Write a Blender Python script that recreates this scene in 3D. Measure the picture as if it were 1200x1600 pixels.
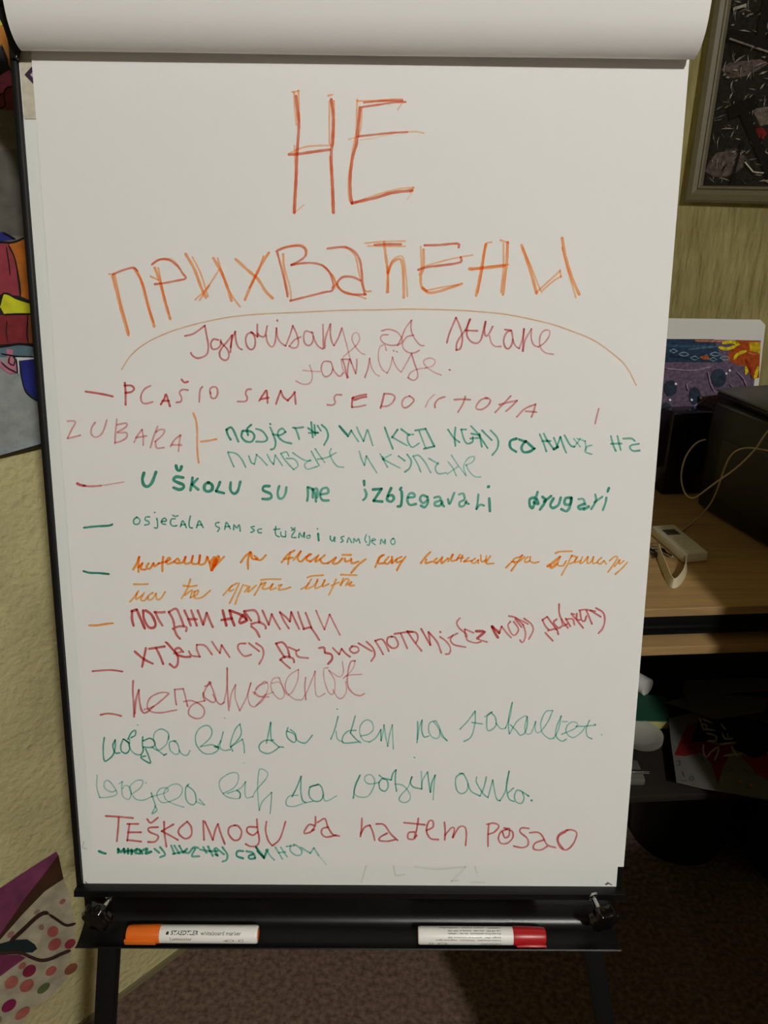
import bpy, bmesh, math, random
from mathutils import Vector, Matrix
from mathutils.geometry import tessellate_polygon
random.seed(7)
for _o in list(bpy.data.objects): bpy.data.objects.remove(_o)
SC = bpy.context.scene
COL = SC.collection

# ------------------------------------------------------------------ camera
V3 = Vector
FPX = 1200.0
CAM = V3((0, 0, 1.53)); PITCH = math.radians(24)
XR = V3((1, 0, 0))
DN = V3((0, -math.sin(PITCH), -math.cos(PITCH)))
FW = V3((0, math.cos(PITCH), -math.sin(PITCH)))
cd = bpy.data.cameras.new('camera'); cam = bpy.data.objects.new('camera', cd); COL.objects.link(cam)
cd.sensor_fit = 'VERTICAL'; cd.sensor_height = 36; cd.lens = 36 * FPX / 1600; cd.clip_start = 0.02
cam.location = CAM; cam.rotation_euler = (math.pi / 2 - PITCH, 0, 0)
SC.camera = cam
# ------------------------------------------------------------------ world, exposure
w = bpy.data.worlds.new('world'); SC.world = w; w.use_nodes = True
w.node_tree.nodes['Background'].inputs[0].default_value = (.5, .45, .38, 1)
w.node_tree.nodes['Background'].inputs[1].default_value = 0.02
SC.view_settings.view_transform = 'Standard'; SC.view_settings.look = 'None'
SC.view_settings.gamma = 1; SC.view_settings.exposure = 0; SC.view_settings.use_curve_mapping = False
SC.cycles.transparent_max_bounces = 24
LAMP_POS = V3((1.0, -1.9, 2.88)); LAMP_R = .08; LAMP_L = 1010.0; LAMP_C = (1, .995, .965)

# ------------------------------------------------------------------ geometry helpers
def ray(px, py): return XR * ((px - 600) / FPX) + DN * ((py - 800) / FPX) + FW
def onplane(px, py, p0, n):
    r = ray(px, py); return CAM + r * ((p0 - CAM).dot(n) / r.dot(n))
def onz(px, py, z): return onplane(px, py, V3((0, 0, z)), V3((0, 0, 1)))
def ony(px, py, y): return onplane(px, py, V3((0, y, 0)), V3((0, 1, 0)))
def c2w(x, y, z): return XR * x + DN * y + FW * z
# pose of the flip chart board (solved from the corners of its sheet): U right, VD down the sheet, N out of it
U = c2w(.99995, .00848, .00514); VD = c2w(-.00935, .97947, .20136); N = -c2w(-.00333, -.20139, .97950)
O = CAM + c2w(-.02491, -.00659, .78400)
SW, SH = .60, .828
def onb(px, py, w=0): return onplane(px, py, O + N * w, N)
def buv(px, py, w=0):
    d = onb(px, py, w) - O; return d.dot(U), d.dot(VD)
def B(u, v, w=0): return O + U * u + VD * v + N * w

def lin(c):
    return tuple((x / 255 / 12.92) if x / 255 <= .04045 else ((x / 255 + .055) / 1.055) ** 2.4 for x in c)

ROOT = {}
def thing(name, label, cat, loc, group=None):
    o = bpy.data.objects.new(name, None); COL.objects.link(o); o.location = loc; o.empty_display_size = .05
    o['label'] = label; o['category'] = cat
    if group: o['group'] = group
    ROOT[o.name] = V3(loc)
    return o
def tag(o, label, cat, group=None):
    o['label'] = label; o['category'] = cat
    if group: o['group'] = group
    return o
def mesh(name, verts, faces, mat, parent=None, smooth=False, bevel=0, seg=2, cols=None):
    verts = [V3(v) for v in verts]
    if parent is None:
        lo = V3([min(v[i] for v in verts) for i in range(3)]); hi = V3([max(v[i] for v in verts) for i in range(3)])
        org = V3(((lo.x + hi.x) / 2, (lo.y + hi.y) / 2, lo.z))
    else: org = ROOT[parent.name]
    me = bpy.data.meshes.new(name)
    me.from_pydata([v - org for v in verts], [], faces)
    bm = bmesh.new(); bm.from_mesh(me)
    if cols is None: bmesh.ops.recalc_face_normals(bm, faces=bm.faces)
    if bevel: bmesh.ops.bevel(bm, geom=list(bm.edges), offset=bevel, segments=seg, profile=.5, affect='EDGES', clamp_overlap=True)
    if smooth:
        for f in bm.faces: f.smooth = True
    bm.to_mesh(me); bm.free()
    if cols is not None:
        a = me.color_attributes.new('Col', 'FLOAT_COLOR', 'POINT')
        for i, c in enumerate(cols): a.data[i].color = (c[0], c[1], c[2], 1)
    me.materials.append(mat)
    if smooth:
        try: me.set_sharp_from_angle(angle=math.radians(40))
        except Exception: pass
    o = bpy.data.objects.new(name, me); COL.objects.link(o)
    if parent is None: o.location = org
    else: o.parent = parent
    ROOT[o.name] = org
    return o
def struct(o): o['kind'] = 'structure'; return o
BOXF = [(0, 1, 3, 2), (4, 6, 7, 5), (0, 4, 5, 1), (2, 3, 7, 6), (0, 2, 6, 4), (1, 5, 7, 3)]
def boxv(p, a, b, c): return [p + a * i + b * j + c * k for i in (0, 1) for j in (0, 1) for k in (0, 1)]
def box(name, p, a, b, c, mat, parent=None, bevel=0, seg=2, smooth=False):
    return mesh(name, boxv(V3(p), V3(a), V3(b), V3(c)), BOXF, mat, parent, smooth or bevel > 0, bevel, seg)
def prism(name, poly, ext, mat, parent=None, bevel=0, smooth=False):
    n = len(poly); vs = [V3(p) for p in poly] + [V3(p) + V3(ext) for p in poly]
    fs = [tuple(range(n)), tuple(range(2 * n - 1, n - 1, -1))] + [(i, (i + 1) % n, n + (i + 1) % n, n + i) for i in range(n)]
    return mesh(name, vs, fs, mat, parent, smooth, bevel)
def basis(d):
    d = V3(d).normalized(); h = V3((0, 0, 1)) if abs(d.z) < .9 else V3((1, 0, 0))
    a = d.cross(h).normalized(); return a, d.cross(a).normalized(), d
def catmull(pts, step):
    pts = [V3(p) for p in pts]
    if len(pts) == 2:
        n = max(1, int((pts[1] - pts[0]).length / step)); return [pts[0].lerp(pts[1], i / n) for i in range(n + 1)]
    P = [pts[0] * 2 - pts[1]] + pts + [pts[-1] * 2 - pts[-2]]; out = []
    for i in range(1, len(P) - 2):
        a, b, c, d = P[i - 1:i + 3]; n = max(1, int((c - b).length / step))
        for k in range(n):
            t = k / n
            out.append(.5 * ((2 * b) + (c - a) * t + (2 * a - 5 * b + 4 * c - d) * t * t + (3 * b - a - 3 * c + d) * t ** 3))
    out.append(pts[-1]); return out
def tube_geo(path, r, seg=10):
    vs, fs = [], []; n = len(path); u = None
    for i, p in enumerate(path):
        d = (path[min(i + 1, n - 1)] - path[max(i - 1, 0)]).normalized()
        u = basis(d)[0] if u is None else (u - d * u.dot(d)).normalized()
        v = d.cross(u); rr = r[i] if isinstance(r, (list, tuple)) else r
        for k in range(seg):
            t = 2 * math.pi * k / seg; vs.append(p + u * (math.cos(t) * rr) + v * (math.sin(t) * rr))
    for i in range(n - 1):
        for k in range(seg):
            a = i * seg + k; b = i * seg + (k + 1) % seg; fs.append((a, b, b + seg, a + seg))
    fs.append(tuple(range(seg - 1, -1, -1))); fs.append(tuple(range((n - 1) * seg, n * seg)))
    return vs, fs
def tube(name, pts, r, mat, parent=None, step=.01, seg=10, smooth_path=True):
    path = catmull(pts, step) if smooth_path else [V3(p) for p in pts]
    vs, fs = tube_geo(path, r, seg); return mesh(name, vs, fs, mat, parent, True)
def lathe(name, c, axis, prof, mat, parent=None, seg=32, lobes=0, amp=0, close=True):
    a, b, d = basis(axis); vs, fs = [], []
    for (h, r) in prof:
        for k in range(seg):
            t = 2 * math.pi * k / seg; rr = r * (1 + amp * math.cos(lobes * t))
            vs.append(V3(c) + d * h + a * (math.cos(t) * rr) + b * (math.sin(t) * rr))
    m = len(prof)
    for i in range(m - 1):
        for k in range(seg):
            p = i * seg + k; q = i * seg + (k + 1) % seg; fs.append((p, q, q + seg, p + seg))
    if close: fs.append(tuple(range(seg - 1, -1, -1))); fs.append(tuple(range((m - 1) * seg, m * seg)))
    return mesh(name, vs, fs, mat, parent, True)

# ------------------------------------------------------------------ materials (all procedural)
def mat(name, col, rough=.6, metal=0, var=0.0, vscale=40, bump=0, bscale=200, coat=0, spec=.5, emis=None, detail=4):
    m = bpy.data.materials.new(name); m.use_nodes = True; nt = m.node_tree; p = nt.nodes['Principled BSDF']
    L = lin(col) if max(col) > 1.001 else col
    p.inputs['Base Color'].default_value = (*L, 1); p.inputs['Roughness'].default_value = rough
    p.inputs['Metallic'].default_value = metal; p.inputs['Specular IOR Level'].default_value = spec
    if coat: p.inputs['Coat Weight'].default_value = coat
    if var or bump: tc = nt.nodes.new('ShaderNodeTexCoord')
    if var:
        no = nt.nodes.new('ShaderNodeTexNoise'); no.inputs['Scale'].default_value = vscale; no.inputs['Detail'].default_value = detail
        nt.links.new(tc.outputs['Object'], no.inputs['Vector'])
        mr = nt.nodes.new('ShaderNodeMapRange'); mr.inputs['From Min'].default_value = .3; mr.inputs['From Max'].default_value = .7
        mr.inputs['To Min'].default_value = 1 - var; mr.inputs['To Max'].default_value = 1 + var
        nt.links.new(no.outputs['Fac'], mr.inputs['Value'])
        mx = nt.nodes.new('ShaderNodeVectorMath'); mx.operation = 'SCALE'; mx.inputs[0].default_value = L
        nt.links.new(mr.outputs['Result'], mx.inputs['Scale']); nt.links.new(mx.outputs['Vector'], p.inputs['Base Color'])
    if bump:
        nb = nt.nodes.new('ShaderNodeTexNoise'); nb.inputs['Scale'].default_value = bscale; nb.inputs['Detail'].default_value = 5
        nt.links.new(tc.outputs['Object'], nb.inputs['Vector'])
        bp = nt.nodes.new('ShaderNodeBump'); bp.inputs['Strength'].default_value = 1; bp.inputs['Distance'].default_value = bump
        nt.links.new(nb.outputs['Fac'], bp.inputs['Height']); nt.links.new(bp.outputs['Normal'], p.inputs['Normal'])
    if emis: p.inputs['Emission Color'].default_value = (*emis[0], 1); p.inputs['Emission Strength'].default_value = emis[1]
    return m
def mat_paint(name, rough=.55, var=.18, vscale=60, bump=.0004):
    m = mat(name, (128, 128, 128), rough, bump=bump, bscale=150, spec=.3); nt = m.node_tree; p = nt.nodes['Principled BSDF']
    at = nt.nodes.new('ShaderNodeVertexColor'); at.layer_name = 'Col'
    tc = nt.nodes.new('ShaderNodeTexCoord'); no = nt.nodes.new('ShaderNodeTexNoise')
    no.inputs['Scale'].default_value = vscale; no.inputs['Detail'].default_value = 5; nt.links.new(tc.outputs['Object'], no.inputs['Vector'])
    mr = nt.nodes.new('ShaderNodeMapRange'); mr.inputs['From Min'].default_value = .3; mr.inputs['From Max'].default_value = .7
    mr.inputs['To Min'].default_value = 1 - var; mr.inputs['To Max'].default_value = 1 + var; nt.links.new(no.outputs['Fac'], mr.inputs['Value'])
    mx = nt.nodes.new('ShaderNodeVectorMath'); mx.operation = 'SCALE'; nt.links.new(at.outputs['Color'], mx.inputs[0])
    nt.links.new(mr.outputs['Result'], mx.inputs['Scale']); nt.links.new(mx.outputs['Vector'], p.inputs['Base Color'])
    return m
def mat_ink():
    m = bpy.data.materials.new('marker_ink'); m.use_nodes = True; nt = m.node_tree; nt.nodes.clear()
    o = nt.nodes.new('ShaderNodeOutputMaterial'); t = nt.nodes.new('ShaderNodeBsdfTransparent')
    at = nt.nodes.new('ShaderNodeVertexColor'); at.layer_name = 'Col'
    nt.links.new(at.outputs['Color'], t.inputs['Color']); nt.links.new(t.outputs[0], o.inputs['Surface'])
    return m
def mat_wood(name, col, rough=.45):
    m = mat(name, col, rough); nt = m.node_tree; p = nt.nodes['Principled BSDF']
    tc = nt.nodes.new('ShaderNodeTexCoord'); mp = nt.nodes.new('ShaderNodeMapping'); mp.inputs['Scale'].default_value = (4, 60, 60)
    no = nt.nodes.new('ShaderNodeTexNoise'); no.inputs['Scale'].default_value = 1.5; no.inputs['Detail'].default_value = 6
    nt.links.new(tc.outputs['Object'], mp.inputs['Vector']); nt.links.new(mp.outputs['Vector'], no.inputs['Vector'])
    mr = nt.nodes.new('ShaderNodeMapRange'); mr.inputs['From Min'].default_value = .3; mr.inputs['From Max'].default_value = .7
    mr.inputs['To Min'].default_value = .85; mr.inputs['To Max'].default_value = 1.12; nt.links.new(no.outputs['Fac'], mr.inputs['Value'])
    mx = nt.nodes.new('ShaderNodeVectorMath'); mx.operation = 'SCALE'; mx.inputs[0].default_value = lin(col)
    nt.links.new(mr.outputs['Result'], mx.inputs['Scale']); nt.links.new(mx.outputs['Vector'], p.inputs['Base Color'])
    return m

M_WALL = mat('stucco_wall', (190, 180, 133), .85, var=.16, vscale=6, bump=.005, bscale=80, spec=.2)
M_WALL2 = mat('papered_wall', (76, 68, 53), .9, var=.1, vscale=7, spec=.2)
M_WALLR = mat('olive_woodchip_wall', (166, 156, 106), .85, var=.18, vscale=9, bump=.012, bscale=40, spec=.2)
for _n in M_WALLR.node_tree.nodes:
    if _n.type == 'TEX_NOISE' and _n.inputs['Scale'].default_value == 40:
        _m = M_WALLR.node_tree.nodes.new('ShaderNodeMapping'); _m.inputs['Scale'].default_value = (1, 1, .22)
        _c = M_WALLR.node_tree.nodes.new('ShaderNodeTexCoord'); M_WALLR.node_tree.links.new(_c.outputs['Object'], _m.inputs['Vector']); M_WALLR.node_tree.links.new(_m.outputs['Vector'], _n.inputs['Vector'])
M_CEIL = mat('ceiling_paint', (104, 98, 82), .9, spec=.2)
M_CARPET = mat('carpet', (118, 97, 84), .95, var=.45, vscale=90, bump=.004, bscale=500, spec=.1)
M_SHEET = mat('flip_chart_paper', (229, 227, 224), .75, bump=.0012, bscale=5, spec=.25)
M_PAGES = mat('paper_pages', (226, 224, 218), .8, spec=.2)
M_BOARD = mat('whiteboard_enamel', (226, 228, 222), .35, spec=.4)
M_BLACK = mat('black_powder_coat', (10, 10, 10), .5, bump=.00012, bscale=1500, spec=.3)
M_TRAY = mat('black_textured_tray', (9, 9, 9), .3, bump=.0001, bscale=1500, spec=.45)
M_RUB = mat('black_rubber', (16, 16, 16), .8)
M_CHROME = mat('chrome', (200, 200, 200), .12, metal=1)
M_KNOB = mat('glossy_black_plastic', (10, 10, 10), .15)
M_OR = mat('orange_plastic', (226, 108, 28), .4); M_RED = mat('red_plastic', (176, 24, 30), .35)
M_MARKW = mat('white_marker_barrel', (238, 236, 230), .35)
M_PRINT = mat('black_print', (22, 22, 22), .6)
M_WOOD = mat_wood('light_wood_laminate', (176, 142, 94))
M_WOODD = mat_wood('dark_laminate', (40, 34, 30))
M_BLKP = mat('black_plastic', (12, 12, 13), .35); M_GLOSS = mat('glossy_black_casing', (9, 8, 8), .18)
M_LAPTOP = mat('slate_laptop_lid', (92, 96, 106), .5)
M_PHONE = mat('cream_plastic', (226, 219, 204), .45); M_LCD = mat('grey_lcd', (70, 72, 62), .3)
M_STRAP = mat('cream_strap', (218, 205, 172), .7, bump=.0003, bscale=900)
M_CABLE = mat('cream_cable', (190, 175, 140), .5)
M_FRAME = mat('taupe_frame_moulding', (110, 102, 78), .5, var=.1, vscale=30)
M_FRAMED = mat('brown_frame_side', (96, 82, 56), .5)
M_PAINT = mat_paint('painted_canvas'); M_PAINT2 = mat_paint('gouache_on_paper', .5, .42, 110)
M_PAINT3 = mat_paint('wall_mural_paint', .75, .26, 30); M_FLAT = mat_paint('printed_card', .22, .08, 30, 0)
M_INK = mat_ink()
M_TAPE = mat('yellowed_sticker', (196, 188, 168), .5, var=.15, vscale=120)

# ------------------------------------------------------------------ painted shapes and marker strokes
def paint(name, items, mapfn, off, m, parent, base=0.0004, lay=0.00012):
    """flat paint on a surface: items are (rgb, [(x,y)...]) areas or (rgb, width, 'x,y x,y') brush strokes"""
    vs, fs, cs = [], [], []
    for i, it in enumerate(items):
        c = lin(it[0]); h = base + lay * i
        if len(it) == 2:
            pts = [V3((x, y, 0)) for x, y in it[1]]; k = len(vs)
            for t in tessellate_polygon([pts]): fs.append(tuple(k + j for j in t))
            for p in pts: vs.append(mapfn(p.x, p.y) + off * h); cs.append(c)
        else:
            pts = catmull([(x, y, 0) for x, y in it[2]], 4); wd = it[1] / 2; n = len(pts); k = len(vs)
            for j, p in enumerate(pts):
                d = (pts[min(j + 1, n - 1)] - pts[max(j - 1, 0)]).normalized(); q = V3((-d.y, d.x, 0)) * wd
                if j in (0, n - 1): q = q * .5
                vs += [mapfn((p + q).x, (p + q).y) + off * h, mapfn((p - q).x, (p - q).y) + off * h]; cs += [c, c]
            fs += [(k + 2 * j, k + 2 * j + 1, k + 2 * j + 3, k + 2 * j + 2) for j in range(n - 1)]
    return mesh(name, vs, fs, m, parent, cols=cs)
INKS = {'RO': (176, 78, 54), 'OR': (203, 122, 74), 'RD': (156, 58, 54), 'PK': (160, 78, 74), 'GR': (42, 112, 88), 'OG': (206, 112, 38), 'AR': (180, 132, 92), 'SM': (150, 135, 125)}
PAPER = lin((200, 194, 182))
def ink(name, groups, parent, w0=.00025, label=None):
    vs, fs, cs = [], [], []; h = w0
    for (x0, y0, s, col, wd, den, txt) in groups:
        base = [min(1, a / b) for a, b in zip(lin(INKS[col]), PAPER)]
        for st in txt.split(';'):
            pts = catmull([(x0 + float(q.split(',')[0]) / s, y0 + float(q.split(',')[1]) / s, 0) for q in st.split()], 1.6)
            n = len(pts); L = sum((pts[i + 1] - pts[i]).length for i in range(n - 1)); run = 0; k = len(vs); ph = random.uniform(0, 6)
            def tint(d): return tuple(max(.004, b) ** (d * .5) for b in base)
            # rounded start and end of the stroke, then the ribbon between them
            def ringpt(p, q, d):
                vs.append(onb(p.x + q.x, p.y + q.y, h)); cs.append(tint(d))
            d0 = (pts[1] - pts[0]).normalized(); dl = (pts[-1] - pts[-2]).normalized()
            ext = [pts[0] - d0 * (wd * .42)] + pts + [pts[-1] + dl * (wd * .42)]
            m = len(ext)
            for j, p in enumerate(ext):
                if 0 < j: run += (ext[j] - ext[j - 1]).length
                d = (ext[min(j + 1, m - 1)] - ext[max(j - 1, 0)]).normalized(); q = V3((-d.y, d.x, 0)) * (wd / 2)
                ww = .45 if j in (0, m - 1) else 1 + .08 * math.sin(run * .35 + ph)
                e = min(run, L + wd * .84 - run); dd = .67 * den * (1 + .38 * math.exp(-e / 2.2) + .12 * math.sin(run * .13 + ph))
                h += 2e-8
                ringpt(p, q * ww, dd); ringpt(p, -q * ww, dd)
            fs += [(k + 2 * j, k + 2 * j + 1, k + 2 * j + 3, k + 2 * j + 2) for j in range(m - 1)]
            h += 6e-7
    o = mesh(name, vs, fs, M_INK, parent, cols=cs)
    if label: o['label'] = label
    return o

# ------------------------------------------------------------------ handwriting on the sheet
# every group: (label, [(x0, y0, scale, ink, width_px, density, strokes)...]); strokes are marker paths read
# off the sheet, "x,y x,y ...; ..." ; they are laid on the plane of the sheet by the mapping onb()
WRITING = [
("two tall orange-red block letters, traced twice, at the top", [
 (400,120,4,'RO',4.6,1.0,"250,120 262,230 268,300 262,400 256,500 252,620 240,850; 470,140 482,250 478,400 470,500 480,700 485,850; 650,190 645,250 634,350 628,420 605,500 590,620 590,720 600,790; 205,485 250,484 350,470 460,455; 600,790 750,755 850,725 975,710"),
 (400,120,4,'OR',3,.75,"238,95 243,200 252,300; 264,85 270,200 272,280; 225,95 268,88; 460,150 458,300 460,420; 450,118 478,112; 488,150 490,300 485,420; 240,430 246,600 232,850; 462,500 470,650 478,850; 632,140 630,200 625,350 600,480 578,650 582,760 600,795; 662,190 657,300 642,360; 632,152 750,148 850,140 915,140; 620,785 760,735 900,700 985,692; 985,692 965,720; 215,475 300,440 400,430 480,430"),
 (400,120,4,'RO',3.4,.9,"665,188 780,172 860,160 935,157; 640,372 750,360 850,350 945,345; 675,160 800,150 915,148"),
 (400,120,4,'OR',2.4,.6,"910,170 885,205; 580,392 640,372; 945,345 1000,342 1048,352; 240,850 300,800"),
 (400,120,4,'OR',2.2,.35,"650,395 750,380 850,358; 985,712 945,765")]),
("orange doubled block letters of the long slanting title word", [
 (160,360,3,'OR',4.6,1.1,"48,215 65,280 90,380 122,490; 150,180 180,230 205,320 225,390 243,450; 245,175 270,240 295,340 318,415; 390,110 430,180 460,260 485,315; 520,130 560,200 590,280 605,330; 625,135 680,185 730,230 765,285 798,318; 780,105 745,160 700,250 668,325"),
 (160,360,3,'OR',3,.8,"60,215 85,330 125,480; 165,200 195,270 215,360 240,430; 262,175 285,290 312,390; 422,125 460,200 495,310; 435,325 490,270 550,180; 455,328 500,260; 540,130 575,240 610,310 645,358; 755,120 730,190 690,270; 30,205 60,207; 225,215 262,232"),
 (160,360,3,'RO',3.4,.9,"50,205 100,185 145,175 165,190; 232,160 265,138 310,138 350,165 375,200 390,225 340,237 290,247 245,252; 820,105 835,160 850,220 868,310; 815,98 860,80 920,72 950,88 950,120 920,145 885,162; 885,162 960,152 1020,160 1060,190 1080,240 1078,280 1040,290 960,310 880,330"),
 (160,360,3,'OR',2.8,.7,"850,110 855,180 880,270 885,330; 1030,160 1085,220 1090,270; 235,155 280,132 330,140 365,180; 822,88 870,74 930,66 958,90 955,120; 845,110 852,200 872,300"),
 (520,350,3,'RO',3.8,.85,"-25,115 50,108 95,125 125,165 135,220 140,280 150,330; 130,265 90,248 45,250 20,282 45,315 90,330 155,330"),
 (520,350,3,'OR',2.8,.8,"60,105 105,150 125,240 150,310 180,315; 155,350 100,330 40,310 10,265 -5,235; -5,300 20,280"),
 (520,350,3,'OR',2.8,.7,"150,90 240,82 340,80; 165,103 340,105; 255,200 262,320; 258,230 280,170 320,150 335,180 345,260 350,340; 412,105 415,200 405,240; 440,195 550,165 655,145; 440,312 520,295 590,285"),
 (520,350,3,'RO',3.8,.95,"195,98 250,95 320,95; 430,100 500,98 585,92 590,110; 400,215 440,202 500,195 595,180 600,155"),
 (520,350,3,'OR',4.4,1.0,"240,85 248,150 258,230 255,320; 258,230 280,180 315,165 328,200 332,270 333,345; 425,120 425,200 413,240 415,290 440,315; 420,300 450,322 500,315 560,295 605,280"),
 (520,350,3,'OR',4.8,1.1,"718,95 705,160 690,250 672,335; 820,85 815,180 805,260 798,330; 885,100 910,170 935,250 955,325; 1075,65 1090,150 1120,250 1155,330; 640,210 720,205 805,195"),
 (520,350,3,'OR',3,.75,"745,85 715,100 702,210 680,320; 800,90 800,200 788,320; 785,75 822,88; 650,215 740,198 825,190; 890,110 925,190 965,290 980,320; 955,320 1010,270 1065,220; 985,310 1030,270 1070,245; 1065,215 1070,250; 1075,110 1100,210 1140,345")]),
("thin orange arc drawn under the title word", [
 (0,0,1,'AR',2.3,.95,"190,577 205,555 230,535 270,517 320,503 370,494 420,490 470,488 530,485 600,484 645,483 720,485 760,488 795,492 835,500 870,509 920,528 945,543 960,555 972,565 983,580 994,602")]),
("dark pink cursive line under the arc, two rows", [
 (270,480,4,'PK',3.0,.95,"75,180 130,165 200,115; 200,115 212,180 222,240 215,290 185,312 150,318 120,300 113,285; 285,205 255,200 238,225 245,258 270,262 298,240 300,205; 298,215 315,235 345,270 350,310 330,332 300,318 292,285 310,250 340,215 370,175; 370,175 365,230 360,282; 362,250 370,200 390,152; 390,152 395,210 410,250 432,265; 500,160 470,165 455,200 465,245 490,265 512,245 515,200 500,165 485,152 510,170 530,185; 528,108 528,150 530,185; 530,165 545,180 575,180 590,118; 653,80 654,86"),
 (270,480,4,'PK',2.8,.75,"583,175 590,215 610,245 625,245 640,215 648,130; 648,130 655,190 680,225 705,242; 705,242 730,180 750,115; 750,115 775,170 785,220 775,250 750,255 728,243; 728,243 760,205 800,185; 875,160 830,150 818,185 825,225 850,240 872,220 878,180 868,155; 878,180 890,215 910,245 935,260; 938,108 940,180 942,260; 950,255 955,190 985,105; 985,105 985,170 995,220 1008,240; 1008,240 1035,190 1057,130"),
 (270,480,4,'PK',2.3,.5,"1057,130 1080,210 1100,290 1115,350; 1065,310 1100,280 1145,240 1168,200 1155,162 1130,165 1120,200 1140,245 1175,285 1200,295; 855,362 870,410 870,450 850,478 810,480 768,460; 815,395 870,400 920,402"),
 (270,480,4,'PK',2.6,.7,"985,340 945,340 928,375 935,415 955,435 985,420 1000,385 990,345; 1000,385 1020,415 1045,432 1065,410; 1060,325 1075,370 1090,442; 1090,442 1095,370 1105,325; 1060,325 1105,325; 1108,325 1125,370 1143,415; 1143,415 1150,370 1150,325"),
 (570,480,4,'PK',2.5,.65,"105,148 150,138 200,155 230,190 232,220 205,235 160,238 115,222 98,195 110,175 145,172; 205,240 230,190 255,130 292,82; 292,82 288,130 300,175 325,215 350,238 370,240; 305,175 265,185 238,220 240,255 270,282 310,285 340,270; 1085,248 1120,225 1150,185 1155,148 1125,145 1100,170 1092,215 1100,255 1130,285 1178,294"),
 (570,480,4,'PK',3.0,.9,"513,222 530,160 570,65; 570,65 590,110 608,170 608,220 595,260 572,268; 572,268 575,225 600,180 630,140 660,75; 655,75 640,130 640,180 665,215 700,225 725,205 735,170 755,90; 628,145 705,148; 755,90 748,140 752,175 770,175 800,120; 875,140 915,145; 915,145 885,160 868,205 875,245 895,260 915,240 925,200 918,150; 995,135 990,210 988,275; 528,391 533,393"),
 (570,480,4,'PK',2.6,.7,"780,180 790,220 815,245 852,245; 925,200 940,240 965,258; 965,258 985,200 995,135; 988,275 1005,200 1042,135; 1042,135 1040,190 1055,235 1085,248; 292,290 310,350 330,410 325,445 300,457 270,440; 178,270 182,274; 198,276 202,280; 0,440 20,380 30,320"),
 (570,480,4,'PK',2.3,.5,"30,320 40,370 65,415 90,430; 133,270 125,238 98,245 85,280 88,340 110,390 140,412; 140,412 160,370 173,312; 173,312 185,350 205,385 228,405; 228,405 260,350 292,290; 270,440 285,410 330,388 380,380; 380,380 425,365 440,335 410,318 375,328 368,350 400,385 440,410 478,424; -150,325 -135,390 -100,440")]),
("dark pink spaced capitals beginning with a long dash, first item", [
 (100,580,4,'RD',3.4,1.0,"135,127 190,135 250,145 305,158; 380,72 385,140 385,210; 378,90 420,90 438,110 420,130 385,135; 605,208 625,175 638,145 650,180 662,220; 615,185 655,185; 735,52 752,70 775,65"),
 (100,580,4,'PK',3.0,.8,"540,92 505,110 482,150 485,190 510,203 555,192; 775,118 740,115 722,135 735,165 730,190 702,195; 865,98 850,120 845,192; 915,130 920,165 945,168 960,140 955,105 930,98 912,115 915,140; 1170,112 1145,115 1135,140 1145,165 1135,188 1085,190"),
 (400,580,4,'RD',3.2,.85,"20,185 45,145 65,120 70,160 72,198; 30,175 80,165; 125,205 140,160 155,122; 155,122 170,160 200,185; 200,180 225,155 242,130; 242,130 245,170 248,205; 600,170 640,155 690,145; 615,180 660,165 690,160; 608,162 600,195 600,225; 800,145 790,190 778,230"),
 (400,580,4,'PK',2.9,.75,"535,148 500,148 488,170 495,195 480,212 445,210; 600,225 640,222 685,212; 800,140 850,145 868,165 850,200 820,218 785,220; 960,155 925,170 912,205 925,228 950,222 980,195 985,175 960,155; 1180,160 1140,175 1118,205 1120,228"),
 (400,580,4,'PK',2.3,.45,"1115,145 1080,180 1058,225"),
 (700,600,3.871,'PK',3.0,.75,"38,95 90,92 135,95; 105,75 90,120 60,170; 240,85 200,95 172,130 175,152 210,152 245,125 255,95 225,82; 380,72 340,115 285,172; 310,125 370,110 418,100; 418,100 385,135 350,165; 415,200 465,150 530,122; 530,122 520,160 505,200; 470,165 535,170; 912,150 900,195 890,240")]),
("faded pink capitals at the left margin beside the orange bracket", [
 (100,580,4,'PK',3.0,.6,"20,312 65,312 70,325 45,370 22,420; 22,420 60,412 102,400; 195,320 172,355 172,395 200,412 240,385 268,305; 330,300 322,380 318,452; 330,335 390,325 385,350 335,380; 335,385 390,385 390,415 350,440 320,445; 438,445 460,400 488,365; 488,365 495,410 495,462; 450,415 515,405; 585,345 560,410 540,478; 575,380 600,365 628,370 615,400 570,440; 570,440 580,480 625,478; 665,470 690,430 728,400; 728,400 720,450 715,500; 675,460 735,462")]),
("orange vertical bracket stroke with a short dash", [
 (100,580,4,'OR',3.4,1.0,"808,262 825,310 832,370 832,450 835,520 842,572; 855,440 900,435 952,425")]),
("green handwritten line to the right of the orange bracket", [
 (100,580,4,'GR',3.6,1.0,"1015,365 1025,400 1042,428; 1015,365 1050,355 1090,440; 1115,375 1110,410 1140,440 1175,438 1190,405 1170,378 1120,372; 1150,400 1145,360 1170,335"),
 (400,580,4,'GR',3.2,.8,"0,360 40,375 70,420 50,440 0,440; 88,328 90,332; 88,350 105,390 122,440 115,480 92,490; 105,395 150,400 185,380; 185,380 165,358 140,375 140,410 175,440 222,452; 230,352 250,355 295,350; 245,355 260,390 270,425; 345,318 350,365 355,415; 325,355 360,380 385,385; 365,335 370,400; 330,385 390,385; 385,340 405,372; 410,335 440,365 450,410 425,462; 520,342 545,375 575,408; 525,345 570,395; 575,408 595,370; 805,352 830,420 855,485; 885,365 850,415; 908,362 945,390 958,400"),
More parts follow.
